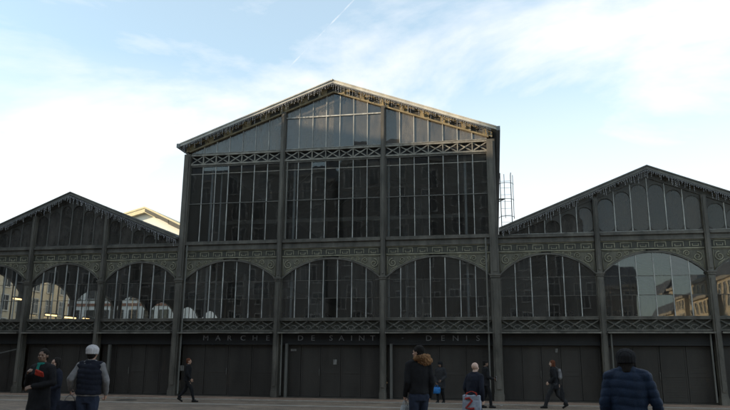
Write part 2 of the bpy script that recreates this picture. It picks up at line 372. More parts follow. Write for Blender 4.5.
def key(i): return 7 if i in CEN else 6
CH = {3: .17, 6: .19}
def hw(i): return CH.get(i, .125)
for i in range(9):
    x0, x1 = BX[i]+hw(i)*.9, BX[i+1]-hw(i+1)*.9
    n = key(i); cen = i in CEN
    lattice(x0+.012, x1-.012, Z_TB, Z_SILL, n, -.04, .05, False, HALL)
    arched_window(x0+.01, x1-.01, n, HALL)
    spandrels(x0+.01, x1-.01, HALL)
    frieze(x0+.012, x1-.012, n, HALL, 7.02 if cen else Z_CT)
    # canopy edge under the girder
    mb = MB().box(x0+.012, x1-.012, -.36, .10, Z_TB-.075, Z_TB-.045); mb.box(x0+.012, x1-.012, -.385, -.362, Z_TB-.10, Z_TB-.035)
    if i in (3, 4, 5):    # sagging loose edge strip of the canopy
        mb.bar((x0+1.0, -.42, Z_TB-.05), (x1-1.6, -.41, Z_TB-.075), .035, .03)
    mb.build('canopy_edge', M['light_strip'], HALL)
    # recessed sign board and folding gate
    sb = MB().box(x0+.012, x1-.012, .101, .16, 2.30, Z_TB+.09).build('signboard', M['signboard'], HALL)
    gm = MB().box(x0+.012, x1-.012, .36, .40, .03, 2.298)
    gate = gm.build('gate', M['door'], HALL)
    nl = 4 if i % 2 else 5
    lw = (x1-x0-.06)/nl
    for q in range(nl):
        a = x0+.03+q*lw+.012; b = a+lw-.024
        lf = MB(); yy = .30+.012*(q % 2)
        lf.box(a, b, yy+.02, yy+.05, .06, 2.28)
        for z0, z1 in ((.06, .13), (1.05, 1.11), (2.2, 2.28)): lf.box(a, b, yy, yy+.018, z0, z1)
        lf.box(a, a+.05, yy, yy+.018, .132, 1.048).box(b-.05, b, yy, yy+.018, .132, 1.048)
        lf.box(a, a+.05, yy, yy+.018, 1.112, 2.198).box(b-.05, b, yy, yy+.018, 1.112, 2.198)
        # ribs of the pressed sheet
        for z in lin(.26, .94, 8): lf.box(a+.06, b-.06, yy+.010, yy+.0185, z, z+.02)
        for z in lin(1.22, 2.1, 10): lf.box(a+.06, b-.06, yy+.010, yy+.0185, z, z+.02)
        leaf = lf.build('gate_leaf', M['door'], gate)
        if q == 1: MB().tube([(b-.03, yy-.03, 1.25), (b-.03, yy-.05, 1.20), (b-.03, yy-.05, 1.0), (b-.03, yy-.03, .95)], .012, 6).build('handle', M['pipe'], gate)
    # threshold
    MB().box(x0+.012, x1-.012, .05, .55, .006, .045).build('threshold', M['iron_dark'], HALL)
for i in range(10):
    top = Z_CT+.02 if i in (0, 9) else (Z_L1+.02 if i in (3, 6) else None)
    if top is None:
        if i in (4, 5): top = AP_C-SL_C*abs(BX[i]-CX)
        else:
            c = WL if i < 3 else WR; top = AP_W-SL_W*abs(BX[i]-c)-.03
    column(BX[i], top, HALL, hw(i), i in (3, 6))
# slanted brace across the far left gate, and light jamb posts and pipes
MB().bar((-26.2, .06, 1.35), (-22.95, .06, 2.05), .05, .04).build('brace', M['pipe'], HALL)
def pipe(x, y, z0, z1, r, name='downpipe', mat='pipe'):
    MB().tube([(x, y, z0), (x, y, z1)], r, 10).build(name, M[mat], HALL, smooth=False)
for x, z1 in ((-18.0, 2.28), (-9.28, 2.35), (-4.52, 2.35)):
    MB().box(x-.055, x+.055, .02, .14, .006, z1).build('jamb_post', M['pipe'], HALL)
for x, z0, z1 in ((-14.28, .1, 6.9), (-.30, .1, 6.9), (-9.45, 7.1, 10.8), (4.66, .1, 2.8), (8.45, .1, 2.8)): pipe(x, -.20, z0, z1, .035)
pipe(-9.47, -.12, .1, 2.8, .035)

for px, py, w_, h_ in ((293.5, 350, .26, .09), (556.5, 350.5, .12, .16), (182, 368, .18, .24), (335, 362, .16, .22)):
    q = ray(px, py); k = (D+.27)/q.y; x = q.x*k; z = EYE+q.z*k
    MB().box(x-w_/2, x+w_/2, .277, .282, z-h_/2, z+h_/2).build('sticker', M['paper'], HALL)
# sign lettering, one letter each on its own spot
def letter(ch, x, zc, h, y, parent):
    cu = bpy.data.curves.new('letter', 'FONT'); cu.body = ch; cu.size = 1; cu.extrude = .03; cu.align_x = 'CENTER'; cu.resolution_u = 4
    tmp = bpy.data.objects.new('tmp', cu); COL.objects.link(tmp); bpy.context.view_layer.update()
    me = bpy.data.meshes.new_from_object(tmp.evaluated_get(bpy.context.evaluated_depsgraph_get()))
    bpy.data.objects.remove(tmp); bpy.data.curves.remove(cu)
    zs = [v.co.y for v in me.vertices]; hh = max(zs)-min(zs); z0 = min(zs); xs = [v.co.x for v in me.vertices]; xc = (max(xs)+min(xs))/2
    s = h/.72*(1 if ch != '-' else .8)
    for v in me.vertices:
        X, Y, Z = v.co; v.co = ((X-xc)*s*1.15+x, y-Z*.6, zc+(Y-z0-hh/2)*s)
    me.materials.append(M['letter']); me.name = 'letter'
    o = bpy.data.objects.new('letter', me); COL.objects.link(o); o.parent = parent; return o
SG = MB().box(-13.9, -.35, .075, .098, 2.42, 2.77).build('market_sign', M['signboard'], HALL)
for ch, px in zip('MARCHE', (205.8, 218, 229.7, 243, 255, 268)): d = ray(px, 338.5); letter(ch, d.x/d.y*(D+.06), 2.595, .235, .06, SG)
for ch, px in zip('DESAINT', (300.6, 313, 331, 341.5, 351.6, 361.7, 372.7)): d = ray(px, 338.5); letter(ch, d.x/d.y*(D+.06), 2.595, .235, .06, SG)
for ch, px in zip('-DENIS', (402.6, 428.8, 443, 455.6, 466.6, 478)): d = ray(px, 338.5); letter(ch, d.x/d.y*(D+.06), 2.595, .235, .06, SG)

# clerestory windows, upper girder, central gable
for i in CEN:
    x0, x1 = BX[i]+hw(i)*.82, BX[i+1]-hw(i+1)*.82; n = 7; w = (x1-x0)/n; px = [x0+k*w for k in range(n+1)]
    fr = MB().box(x0, x1, -.08, .05, 7.022, 7.10).box(x0, x1, -.05, .05, 10.80, 10.876).box(x0, x0+.05, -.05, .05, 7.101, 10.799).box(x1-.05, x1, -.05, .05, 7.101, 10.799)
    o = fr.build('clerestory_window', M['iron'], HALL)
    gm = MB(); panes(gm, px, lambda x: 7.1, lambda x: 10.8, 0, (8.95, 10.45)); gm.build('glass', M['glass_upper'], o, raw=True)
    b = MB()
    for q in px[1:-1]: b.box(q-.016, q+.016, -.035, .02, 7.101, 10.799)
    b.build('glazing_bar', M['muntin'], o)
    MB().box(x0+.051, x1-.051, -.05, -.036, 8.93, 8.965).build('transom_bar', M['pipe'], o)
    MB().box(x0+.051, x1-.051, -.02, .02, 10.43, 10.47).build('transom_bar', M['girder_pale'], o)
    lattice(x0, x1, Z_L0, Z_L1, n, -.04, .05, True, HALL, bar='girder_pale')
    # gable glazing
    lo = lambda x: Z_L1+.06; hi = lambda x: max(AP_C-SL_C*abs(x-CX)-.03, Z_L1+.061)
    xs = sorted(set(lin(x0, x1, 21)+([CX] if x0 < CX < x1 else [])))
    fr = MB().box(x0, x1, -.05, .05, Z_L1+.002, Z_L1+.06)
    o = fr.build('gable_window', M['iron'], HALL)
    gm = MB(); pxx = sorted(set(px+([CX] if x0 < CX < x1 else []))); panes(gm, pxx, lo, hi, 0, (13.05,) if i == 4 else ()); gm.build('glass', M['glass_gable'], o, raw=True)
    b = MB().box(x0+.01, x1-.01, -.035, -.02, Z_L1+.04, Z_L1+.075)
    for q in px[1:-1]:
        if hi(q)-lo(q) > .08: b.box(q-.016, q+.016, -.035, .02, Z_L1+.061, hi(q))
    if i == 4: b.box(x0+.01, x1-.01, -.05, -.036, 13.03, 13.09)
    b.build('glazing_bar', M['muntin'], o)

# wing gables: round-headed panes
for c, idx in ((WL, (0, 1, 2)), (WR, (6, 7, 8))):
    for i in idx:
        x0, x1 = BX[i]+hw(i)*.82, BX[i+1]-hw(i+1)*.82; n = 6; w = (x1-x0)/n
        hi = lambda x: max(AP_W-SL_W*abs(x-c)-.05, Z_CT+.075)
        o = MB().box(x0, x1, -.05, .05, Z_CT+.002, Z_CT+.07).build('gable_window', M['iron'], HALL)
        gm = MB(); px = [x0+k*w for k in range(n+1)]; pxx = sorted(set(px+([c] if x0 < c < x1 else []))); panes(gm, pxx, lambda x: Z_CT+.06, hi, 0, jit=.02); gm.build('glass', M['glass_wing'], o, raw=True)
        b = MB().box(x0+.01, x1-.01, -.035, -.02, Z_CT+.05, Z_CT+.085); tr = MB().box(x0+.01, x1-.01, -.019, -.006, Z_CT+.05, Z_CT+.085)
        for q in px[1:-1]:
            if hi(q)-Z_CT > .12: b.box(q-.016, q+.016, -.04, .02, Z_CT+.071, hi(q))
        for k in range(n):
            a, e = px[k]+.018, px[k+1]-.018; r = (e-a)/2; m = (a+e)/2
            zt = min(hi(a), hi(e))-.02
            if zt-Z_CT < r*1.1+.15: continue
            arc = lambda x, m=m, r=r, zt=zt: zt-r+math.sqrt(max(r*r-(x-m)**2, 0))
            xs = lin(a, e, 15)
            tr.strip(xs, lambda x: arc(x)-.001, lambda x: hi(x), -.02, -.006)
            tr.tube([(x, -.02, arc(x)-.01) for x in xs], .014, 5)
            r2_ = r*.98; zb = Z_CT+.072
            arb = lambda x, m=m, r=r: zb+r*.55-.55*math.sqrt(max(r*r-(x-m)**2, 0))
            tr.strip(xs, lambda x: zb-.001, lambda x: arb(x)+.001, -.02, -.006)
            tr.tube([(x, -.02, arb(x)+.01) for x in xs], .014, 5)
        b.build('glazing_bar', M['muntin'] if c > 0 else M['pipe'], o)
        if tr.v: tr.build('pane_tracery', M['iron_dark'], o)

# roofs
def roof(c, apex, sl, half, yf, yb, th, wing, ha=None):
    """roof > verge_board, rake_frieze"""
    mb = MB()
    xs = [c-(ha or half), c, c+half]; f = lambda x: apex-sl*abs(x-c)
    mb.strip(xs, lambda x: f(x)-th, f, yf+.03, yb)
    # standing seams
    for s in (-1, 1):
        y = yf+.8
        while y < yb:
            hs = (ha or half) if s < 0 else half; mb.bar((c, y, apex+.012), (c+s*hs, y, f(c+hs)+.012), .04, .03, (0, 0, 1))
            y += .8
    o = mb.build('roof', M['zinc'], HALL)
    vb = MB().strip(xs, lambda x: f(x)-(.115 if not wing else .13), lambda x: f(x)+.035, yf, yf+.028)
    vb.strip(xs, lambda x: f(x)+.002, lambda x: f(x)+.05, yf-.04, yf-.001)
    vb.build('verge_board', M['verge'] if not wing else M['pipe'], o)
    if not wing:
        MB().ball((c, yf-.02, apex+.02), .05, 10, 8).build('finial', M['verge'], o)
        for s in (-1, 1):
            MB().box(min(c+s*half, c+s*(half+.16)), max(c+s*half, c+s*(half+.16)), yf-.04, yb, f(c+half)-.17, f(c+half)+.03).build('gutter', M['zinc'], o)
    return o, f
rc, fc = roof(CX, 14.70, .368, 7.62, -.45, DEPTH, .12, False)
for s in (-1, 1):
    # rake frieze of the central gable: rails, brackets and dark recesses
    a = CX; b = CX+s*7.25
    zt = lambda x: 14.70-.368*abs(x-CX)-.125; zb = lambda x: AP_C-.368*abs(x-CX)-.03
    xs = sorted([a, b])
    bk = MB().strip(xs, lambda x: zb(x), lambda x: zt(x), -.03, .05).build('rake_backing', M['iron_dark'], rc)
    rf = MB().strip(xs, lambda x: zb(x), lambda x: zb(x)+.07, -.13, -.032); rf.strip(xs, lambda x: zt(x)-.05, lambda x: zt(x)-.001, -.13, -.032)
    d = .35
    while d < 7.1:
        x = CX+s*d; q = sorted([x, CX+s*(d+.42)])
        rf.strip(q, lambda x: zb(x)+.071, lambda x: zt(x)-.051, -.11, -.032)
        m = (q[0]+q[1])/2
        rf.bar((m, -.40, zt(m)-.05), (m, -.12, zb(m)+.10), .05, .05, (1, 0, 0))
        rf.ball((m, -.13, (zb(m)+zt(m))/2), .05, 8, 6)
        d += .95
    rf.build('rake_frieze', M['gold'], rc)
rl, fl = roof(WL, 9.70, .405, 5.8, -.38, DEPTH, .12, True, 6.45)
rr, frr = roof(WR, 9.80, .405, 6.95, -.38, DEPTH, .12, True, 6.28)
for c, f, ro, half in ((WL, fl, rl, 5.8), (WR, frr, rr, 6.2)):
    xs = [c-half, c, c+half]
    MB().strip(xs, lambda x: AP_W-SL_W*abs(x-c)-.05, lambda x: f(x)-.122, -.06, .05).build('rake_board', M['iron_dark'], ro)
    d = -half+.3
    while d < half:
        x = c+d; MB().bar((x, -.36, f(x)-.16), (x, -.07, f(x)-.30), .05, .05, (1, 0, 0)).build('rake_bracket', M['iron'], ro); d += .95

# side, rear and nave walls
def wall_frame(parent, length, n, mat):
    pass
def side_bays(xw, sgn, nb, name):
    """arched glazing along the side of a wing, built in its own frame and turned"""
    w = DEPTH/nb
    for k in range(nb):
        hold = bpy.data.objects.new('side_bay', None); COL.objects.link(hold); hold.parent = HALL
        hold.location = (xw, (k+.5)*w, 0); hold.rotation_euler = (0, 0, rad(90)*sgn)
        h = w/2
        x0, x1 = -h+.16, h-.16
        a = arch(x0, x1); xs = lin(x0, x1, 21)
        mb = MB().box(-h, h, -.06, .16, 0, Z_SILL).strip(xs, lambda x: a(x), lambda x: 7.24, -.06, .12)
        mb.box(-h, x0, -.12, .2, Z_SILL+.001, Z_CT+.3).box(x1, h, -.12, .2, Z_SILL+.001, Z_CT+.3)
        for q in range(1, 6):
            x = x0+(x1-x0)*q/6; mb.box(x-.017, x+.017, -.04, .02, Z_SILL+.001, a(x)+.01)
        mb.build('side_wall', M['iron'], hold)
        gm = MB(); panes(gm, lin(x0, x1, 7), lambda x: Z_SILL, lambda x: a(x)+.005, 0, (4.36, 5.16)); gm.build('glass', M['glass_side'], hold, raw=True)
side_bays(BX[0], 1, 7, 'west')
MB().box(BX[9]+.1, BX[9]+.3, .3, DEPTH, 0, 7.3).build('side_wall', M['inner'], HALL)
# nave walls above the wing roofs
for x in (BX[3], BX[6]):
    s = -1 if x < -5 else 1
    MB().box(x-.1, x+.1, .15, DEPTH, 6.6, 11.75).build('nave_wall', M['iron_dark'], HALL)
# rear wall with low arches
mb = MB()
for i in range(9):
    x0, x1 = BX[i]+.3, BX[i+1]-.3; a = arch(x0, x1); xs = lin(x0, x1, 15)
    zt = 12 if i in CEN else 7.2
    mb.box(BX[i]-.3, x0-.001, DEPTH-.2, DEPTH, 0, zt).strip(xs, lambda x: a(x), lambda x: zt, DEPTH-.2, DEPTH).box(x0, x1, DEPTH-.2, DEPTH, 0, Z_SILL)
    for q in range(1, 6): x = x0+(x1-x0)*q/6; mb.box(x-.02, x+.02, DEPTH-.12, DEPTH-.08, Z_SILL, a(x))
mb.strip([BX[3], CX, BX[6]], lambda x: 12.001, lambda x: fc(x)-.13, DEPTH-.2, DEPTH)
mb.strip([BX[0], WL, BX[3]], lambda x: 7.201, lambda x: max(fl(x)-.13, 7.202), DEPTH-.19, DEPTH-.01).strip([BX[6]+.12, WR, BX[9]], lambda x: 7.201, lambda x: max(frr(x)-.13, 7.202), DEPTH-.19, DEPTH-.01)
mb.box(BX[9]-.295, BX[9]+.4, DEPTH-.21, DEPTH+.01, 0, 7.25).box(BX[0]-.2, BX[0]+.29, DEPTH-.21, DEPTH+.01, 0, 7.25)
mb.build('rear_wall', M['inner'], HALL)
for i in range(9): MB().box(BX[i]+.3, BX[i+1]-.3, DEPTH-.06, DEPTH-.04, Z_SILL-.05, Z_CRN+.05).build('rear_glass', M['glass_rear'], HALL)
# interior columns and trusses
for y in (8.5, 17, 25.5):
    for i in (1, 2, 3, 4, 5, 6, 7, 8):
        top = 11.6 if i in (3, 4, 5, 6) else 7.6
        MB().tube([(BX[i], y, 0), (BX[i], y, top)], .11, 12).build('interior_column', M['inner'], HALL)
    t = MB()
    for c, ap, sl, half, base in ((CX, 14.5, .368, 7.2, 11.6), (WL, 9.5, .4, 5.9, 7.1), (WR, 9.5, .4, 6.3, 7.1)):
        t.bar((c-half, y, base), (c+half, y, base), .14, .12)
        for s in (-1, 1):
            t.bar((c, y, ap), (c+s*half, y, ap-sl*half), .14, .12)
            for q in (.33, .66): t.bar((c+s*half*q, y, base), (c+s*half*q, y, ap-sl*half*q-.05), .08, .08); t.bar((c+s*half*q, y, base), (c+s*half*max(q-.33, 0), y, ap-sl*half*max(q-.33, 0)-.1), .07, .07)
    t.build('roof_truss', M['inner'], HALL)
for x, y in ((-13.28, .5), (-12.8, .62), (-9.12, .45), (-1.12, .5), (-4.62, .45)):
    MB().tube([(x*(1+y/D), y, 0), (x*(1+y/D), y, 11.3)], .06 if x != -12.8 else .035, 12).build('interior_post', M['inner_pipe'], HALL)
MB().box(BX[3]+.2, BX[6]-.2, 1.0, 1.25, 6.75, 6.95).build('interior_beam', M['inner'], HALL)
for y in (4.3, 12.7, 21.3): MB().box(BX[3]+.12, BX[6]-.12, y, y+.12, 8.8, 9.0).build('interior_beam', M['inner'], HALL)
# caged ladder beside the right corner of the nave
lx, ly = .78, 1.2
lad = MB()
for dx in (-.24, .24): lad.tube([(lx+dx-.1, ly, 7.0), (lx+dx-.1, ly, 9.95), (lx+dx-.1, ly-.12, 10.05), (lx+dx-.1, ly-.5, 10.05)], .02, 6)
for z in lin(7.2, 9.8, 9): lad.tube([(lx-.34, ly, z), (lx+.14, ly, z)], .007, 6)
L_ = lad.build('access_ladder', M['pipe'], HALL)
cg = MB()
for z in (8.0, 8.8, 9.55): cg.tube([(lx-.1+.34*math.cos(t), ly-.34+.0+.36*math.sin(t)*-1, z) for t in lin(-.2, PI+.2, 14)], .014, 6)
for t in (.35, PI/2+.2): cg.tube([(lx-.1+.34*math.cos(t), ly-.34-.36*math.sin(t), 7.9), (lx-.1+.34*math.cos(t), ly-.34-.36*math.sin(t), 9.95)], .014, 6)
cg.build('safety_cage', M['pipe'], L_)
MB().bar((.15, 1.2, 8.95), (.62, 1.2, 8.95), .05, .05).bar((.15, 1.2, 8.75), (.62, 1.2, 8.95), .04, .04).build('bracket', M['iron'], L_)

# warm strip lamps seen burning through the left wing's glazing, plus one added
for (x, y, z, L0, lab) in ((-25.9, 6.6, 4.15, 1.0, 'warm strip lamp burning inside the left wing, nearest of the row of three'),
                           (-25.9, 8.5, 4.12, 1.1, 'warm strip lamp burning inside the left wing, middle of the row of three'),
                           (-25.9, 10.2, 4.15, .7, 'warm strip lamp burning inside the left wing, farthest of the row of three'),
                           (-25.2, 2.6, 4.75, .6, 'short warm lamp added for a lit wall patch inside the leftmost arched window')):  # added lamp standing in for a yellow patch of lit wall
    t = thing('strip_lamp', lab, 'lamp', (x, y, z), rad(90), 'warm lamps burning inside the left wing')
    MB().tube([(-L0/2, 0, -.03), (L0/2, 0, -.03)], .04, 8).build('lamp_tube', M['sun_strip'], t)
    MB().box(-L0/2-.04, L0/2+.04, -.07, .07, .02, .08).build('fixture', M['pipe'], t)
    MB().tube([(-L0*.4, 0, .08), (-L0*.4, 0, 2.4)], .008, 5).tube([(L0*.4, 0, .08), (L0*.4, 0, 2.4)], .008, 5).build('suspension_wire', M['pipe'], t)

# icicle lights hanging along the rakes
def icicles(name, label, c, f, half, y, zoff):
    o = thing(name, label, 'string lights', (c, y, f(c)), 0, 'icicle light strings along the gable eaves')
    z0 = f(c); wires = MB(); bulbs = MB()
    pts = [(x, 0, f(c+x)-zoff-z0-.015*abs(math.sin(x*9))) for x in lin(-half, half, 120)]
    wires.tube(pts, .008, 4)
    x = -half
    while x < half:
        zz = f(c+x)-zoff-z0; ln = random.choice((.10, .16, .22, .30, .38))*random.uniform(.7, 1.15)
        sway = random.uniform(-.04, .04)
        wires.tube([(x, 0, zz), (x+sway*.5, -.01, zz-ln*.5), (x+sway, 0, zz-ln)], .0045, 3, cap=False)
        z = .07
        while z < ln:
            bulbs.ball((x+sway*z/ln, random.uniform(-.012, .012), zz-z), .016, 5, 4, (1, 1, 1.4)); z += .085
        x += random.uniform(.05, .10)
    wires.build('light_wire', M['wire'], o, raw=True); bulbs.build('bulbs', M['bulb'], o, raw=True)['kind'] = 'stuff'
icicles('icicle_lights', 'unlit icicle light string along the tall central gable roof edge', CX, fc, 7.4, -.50, .16)
icicles('icicle_lights', 'unlit icicle light string along the lower left gable roof edge', WL, fl, 5.85, -.43, .17)
icicles('icicle_lights', 'unlit icicle light string along the lower right gable roof edge', WR, frr, 6.15, -.43, .17)

# ------------------------------------------------------------------ neighbouring buildings
def win_mesh(w, h):
    fr = MB().box(-w/2-.09, -w/2, -.08, .02, -.06, h+.09).box(w/2, w/2+.09, -.08, .02, -.06, h+.09).box(-w/2-.001, w/2+.001, -.09, .02, h, h+.12).box(-w/2-.14, w/2+.14, -.14, .02, -.16, -.061)
    fr.box(-.03, .03, -.03, .0, 0, h-.001).box(-w/2, w/2, -.035, -.001, h*.62, h*.62+.05)
    return fr.mesh('window')
def block(label, x, y, rz, w, dp, h, wall, floors, cols, roofmat, cat='building', group=None, ww=1.1, chim=(), name='off_frame_building', flat=False):
    """front faces local -Y, centre of front edge at (x,y)"""
    t = thing(name, label, cat, (x, y, 0), rz, group)
    MB().box(-w/2, w/2, 0, dp, 0, h).build('wall', wall, t)
    MB().box(-w/2-.25, w/2+.25, -.3, dp+.1, h+.002, h+.35).box(-w/2-.08, w/2+.08, -.1, 0, 3.6, 3.8).build('cornice', M['stone'], t)
    r = MB()
    top = .30 if flat else 2.0
    b = [(-w/2, 0), (w/2, 0), (w/2, dp), (-w/2, dp)]; ins = min(1.3, dp*.3)
    tp = [(-w/2+.3, ins), (w/2-.3, ins), (w/2-.3, dp-ins), (-w/2+.3, dp-ins)]
    r.add([(p[0], p[1], h+.352) for p in b]+[(p[0], p[1], h+.352+top) for p in tp], [(3, 2, 1, 0), (0, 1, 5, 4), (1, 2, 6, 5), (2, 3, 7, 6), (3, 0, 4, 7), (4, 5, 6, 7)])
    ro = r.build('roof', roofmat, t)
    for cx, cw, ch in chim: MB().box(cx-cw/2, cx+cw/2, 2, 3, h+1.5, h+ch).build('chimney', M['brick'], ro)
    fh = (h-3.9)/floors; hh = fh*.62
    wm = win_mesh(ww, hh); wm.materials.append(M['white_trim'])
    gm = MB().box(-ww/2, ww/2, -.02, -.004, 0, hh).mesh('pane'); gm.materials.append(M['far_glass'])
    cnt = 0
    for fl_ in range(floors):
        for ci in range(cols):
            if cnt >= 96: break
            cnt += 1
            o = bpy.data.objects.new('window', wm); COL.objects.link(o); o.parent = t
            o.location = (-w/2+w*(ci+.5)/cols, 0, 4.1+fl_*fh+fh*.12)
            p = bpy.data.objects.new('pane', gm); COL.objects.link(p); p.parent = o
    sf = MB()
    for ci in range(max(2, cols//2)):
        a = -w/2+w*(ci+.5)/max(2, cols//2); ws = w/max(2, cols//2)*.38
        sf.box(a-ws, a+ws, -.05, -.004, .1, 2.9)
    sf.build('shopfront', M['far_glass'], t)
    return t
M['stone'] = paint('stone_trim', (.30, .28, .24), (.42, .39, .34), .8, .6, .2)
M['brick'] = paint('brick_chimney', (.22, .10, .06), (.32, .15, .1), .8, 2, .3)
M['white_trim'] = paint('white_window_trim', (.55, .54, .5), (.68, .66, .62), .6, 2, .1)
M['far_glass'] = paint('far_window_glass', (.02, .022, .025), (.035, .037, .04), .15, .5, 0)
M['plaster_cream'] = paint('cream_plaster', (.58, .49, .35), (.72, .63, .47), .85, .4, .2)
M['plaster_grey'] = paint('grey_plaster', (.16, .15, .14), (.24, .225, .2), .85, .4, .2)
M['slate'] = paint('slate_roof', (.06, .065, .075), (.1, .105, .12), .5, 1, .2, streak=False)
# opposite side of the square (mirrored in the glazing), behind the camera
G1 = 'buildings across the square seen only in reflections'
block('tall grey plaster apartment block mirrored in the dark central glazing', -3.6, -48, rad(180), 30, 6, 25, M['plaster_grey'], 6, 9, M['slate'], group=G1)
block('tall grey plaster apartment block mirrored in the left wing glazing', -35, -48, rad(180), 31, 6, 24, M['plaster_grey'], 6, 9, M['slate'], group=G1)
block('dark narrow building mirrored beside the column of the right wing glazing', 15.9, -62, rad(180), 4.4, 6, 11.6, M['plaster_grey'], 3, 2, M['slate'], group=G1)
for ya, yb, h, lab in ((-58.2, -46.4, 11.2, 'sunlit cream house mirrored at the right end of the right wing glazing'), (-75, -60, 10.6, 'sunlit cream house mirrored in the middle of the right wing glazing'), (-96, -78, 10.2, 'sunlit cream house mirrored left in the right wing glazing')):
    block(lab, 26, (ya+yb)/2, rad(-90), yb-ya, 8, h, M['plaster_cream'], 3, int((yb-ya)/1.7), M['slate'], group=G1, ww=.8, name='town_house', cat='house')
# unseen buildings added at left, stepped to block low sun on the lower facade
G2 = 'buildings added beyond the left edge to block the low sun'
SUN_EL, SUN_AZ = rad(12), rad(20)     # elevation, angle in front of the facade plane, coming from -X
for ya, yb, top, lab in ((-11, 6, 18.3, 'lowest grey building added out of frame to block the sun, beside the left wing'), (-13, -11, 19.7, 'narrow grey building added out of frame to block the sun, left of the square'),
                         (-19, -13, 21.1, 'middle grey building added out of frame to block the sun, left of the square'), (-47, -19, 23.8, 'long tall grey building added out of frame to block the sun, left of the camera')):
    block(lab, -45, (ya+yb)/2, rad(90), yb-ya-.02, 6, top-.66, M['plaster_grey'], 5, max(1, int((yb-ya)/3)), M['slate'], group=G2, flat=True)
# buildings beside and behind the hall
block('cream house seen through the left wing glazing', -56, 31, rad(90), 48, 10, 12, M['plaster_cream'], 3, 18, M['slate'], name='town_house', cat='house', chim=())
block('grey stone house far beyond the left wing side windows', -60, 76, rad(90), 36, 10, 11.5, M['plaster_cream'], 3, 12, M['slate'], name='town_house', cat='house', chim=((-8, 1, 3), (6, 1, 3)))
block('brick fronted house farthest beyond the left wing side windows', -60, 116, rad(90), 38, 10, 14, M['brick'], 4, 12, M['slate'], name='town_house', cat='house', chim=((-10, 1, 3), (9, 1, 3)))
# pale gabled house whose top shows over the left wing roof
def rear_gable():
    Y = 42.0
    def at(px, py): d = ray(px, py); k = (Y+D)/d.y; return CAM.x+d.x*k, CAM.z+d.z*k
    ax, az = at(147, 207.5); rx, rz_ = at(184, 225.5); lx_, lz = at(126, 214)
    t = thing('gabled_house', 'pale gabled house top with ochre left edge showing above the left wing roof', 'house', (ax, Y, 0))
    W = rx-ax; s1 = (az-rz_)/W; WLf = ax-lx_; s0 = (az-lz)/WLf
    f = lambda x: az-(s1*x if x > 0 else -s0*x)
    MB().strip([-9, 0, W+1.2], lambda x: 0, lambda x: f(x)-.201, 0, 12).build('wall', M['white_wall'], t)
    wm = win_mesh(1.0, 1.7); wm.materials.append(M['iron']); gm = MB().box(-.5, .5, -.02, -.004, 0, 1.7).mesh('pane'); gm.materials.append(M['far_glass'])
    for z in (2.2, 5.3, 8.4, 11.5):
        for k in range(7):
            o = bpy.data.objects.new('window', wm); COL.objects.link(o); o.parent = t; o.location = (-8+k*1.85, 0, z)
            p = bpy.data.objects.new('pane', gm); COL.objects.link(p); p.parent = o
    MB().strip([-9, W+1.1], lambda x: 7.55, lambda x: 7.85, -.08, -.002).build('band_course', M['brick'], t)
    ro = MB().strip([-9.3, 0, W+1.5], lambda x: f(x)-.2, lambda x: f(x), -.6, 12.4).build('roof', M['ochre_roof'], t)
    MB().strip([-9.3, 0, 1.4], lambda x: f(x)-.7, lambda x: f(x)-.201, -.55, -.05).build('verge_board', M['ochre_roof'], t)
    MB().strip([.1, 3.2], lambda x: f(x)-.62, lambda x: f(x)-.201, -.62, -.56).build('bracket', M['iron_dark'], t)
    MB().strip([W-1.7, W+1.2], lambda x: f(x)-.7, lambda x: f(x)-.201, -.62, -.56).build('bracket', M['iron_dark'], t)
    MB().box(W+.2, W+.6, -.6, -.2, 8, f(W)-.9).build('post', M['iron_dark'], t)
M['white_wall'] = paint('white_wall', (.72, .71, .68), (.82, .8, .77), .8, .3, .1)
M['ochre_roof'] = paint('ochre_verge', (.58, .50, .32), (.70, .62, .42), .7, .8, .2)
rear_gable()

# ------------------------------------------------------------------ people
def remeshed(mb, name, vox, mat, parent, smooth_it=3, disp=None, label=None):
    me = bpy.data.meshes.new('t'); me.from_pydata(mb.v, [], mb.f); me.update()
    o = bpy.data.objects.new('t', me); COL.objects.link(o)
    bm = bmesh.new(); bm.from_mesh(me); bmesh.ops.recalc_face_normals(bm, faces=bm.faces); bm.to_mesh(me); bm.free()
    r = o.modifiers.new('r', 'REMESH'); r.mode = 'VOXEL'; r.voxel_size = vox
    if smooth_it: s = o.modifiers.new('s', 'SMOOTH'); s.factor = .5; s.iterations = smooth_it
    dg = bpy.context.evaluated_depsgraph_get()
    out = bpy.data.meshes.new_from_object(o.evaluated_get(dg)); bpy.data.objects.remove(o); bpy.data.meshes.remove(me)
    out.name = name
    if disp:
        ns = [v.normal.copy() for v in out.vertices]
        for v, n in zip(out.vertices, ns): v.co = v.co+n*disp(v.co)
    out.materials.clear(); out.materials.append(mat)
    for p in out.polygons: p.use_smooth = True; p.material_index = 0
    ob = bpy.data.objects.new(name, out); COL.objects.link(ob); ob.parent = parent
    if label: ob['label'] = label
    return ob
def folds(amp, sc=9, seed=0):
    def f(co):
        p = Vector((co.x*sc, co.y*sc, co.z*sc*.55+seed*3.1)); return amp*(noise.noise(p)*1.2+.6*noise.noise(p*2.3))
    return f
def quilt(amp, pitch, seed=0):
    def f(co): return amp*(abs(math.sin(PI*(co.z+.012*math.sin(co.x*11))/pitch))**.5-.6)+folds(amp*.5, 14, seed)(co)
    return f
V = Vector
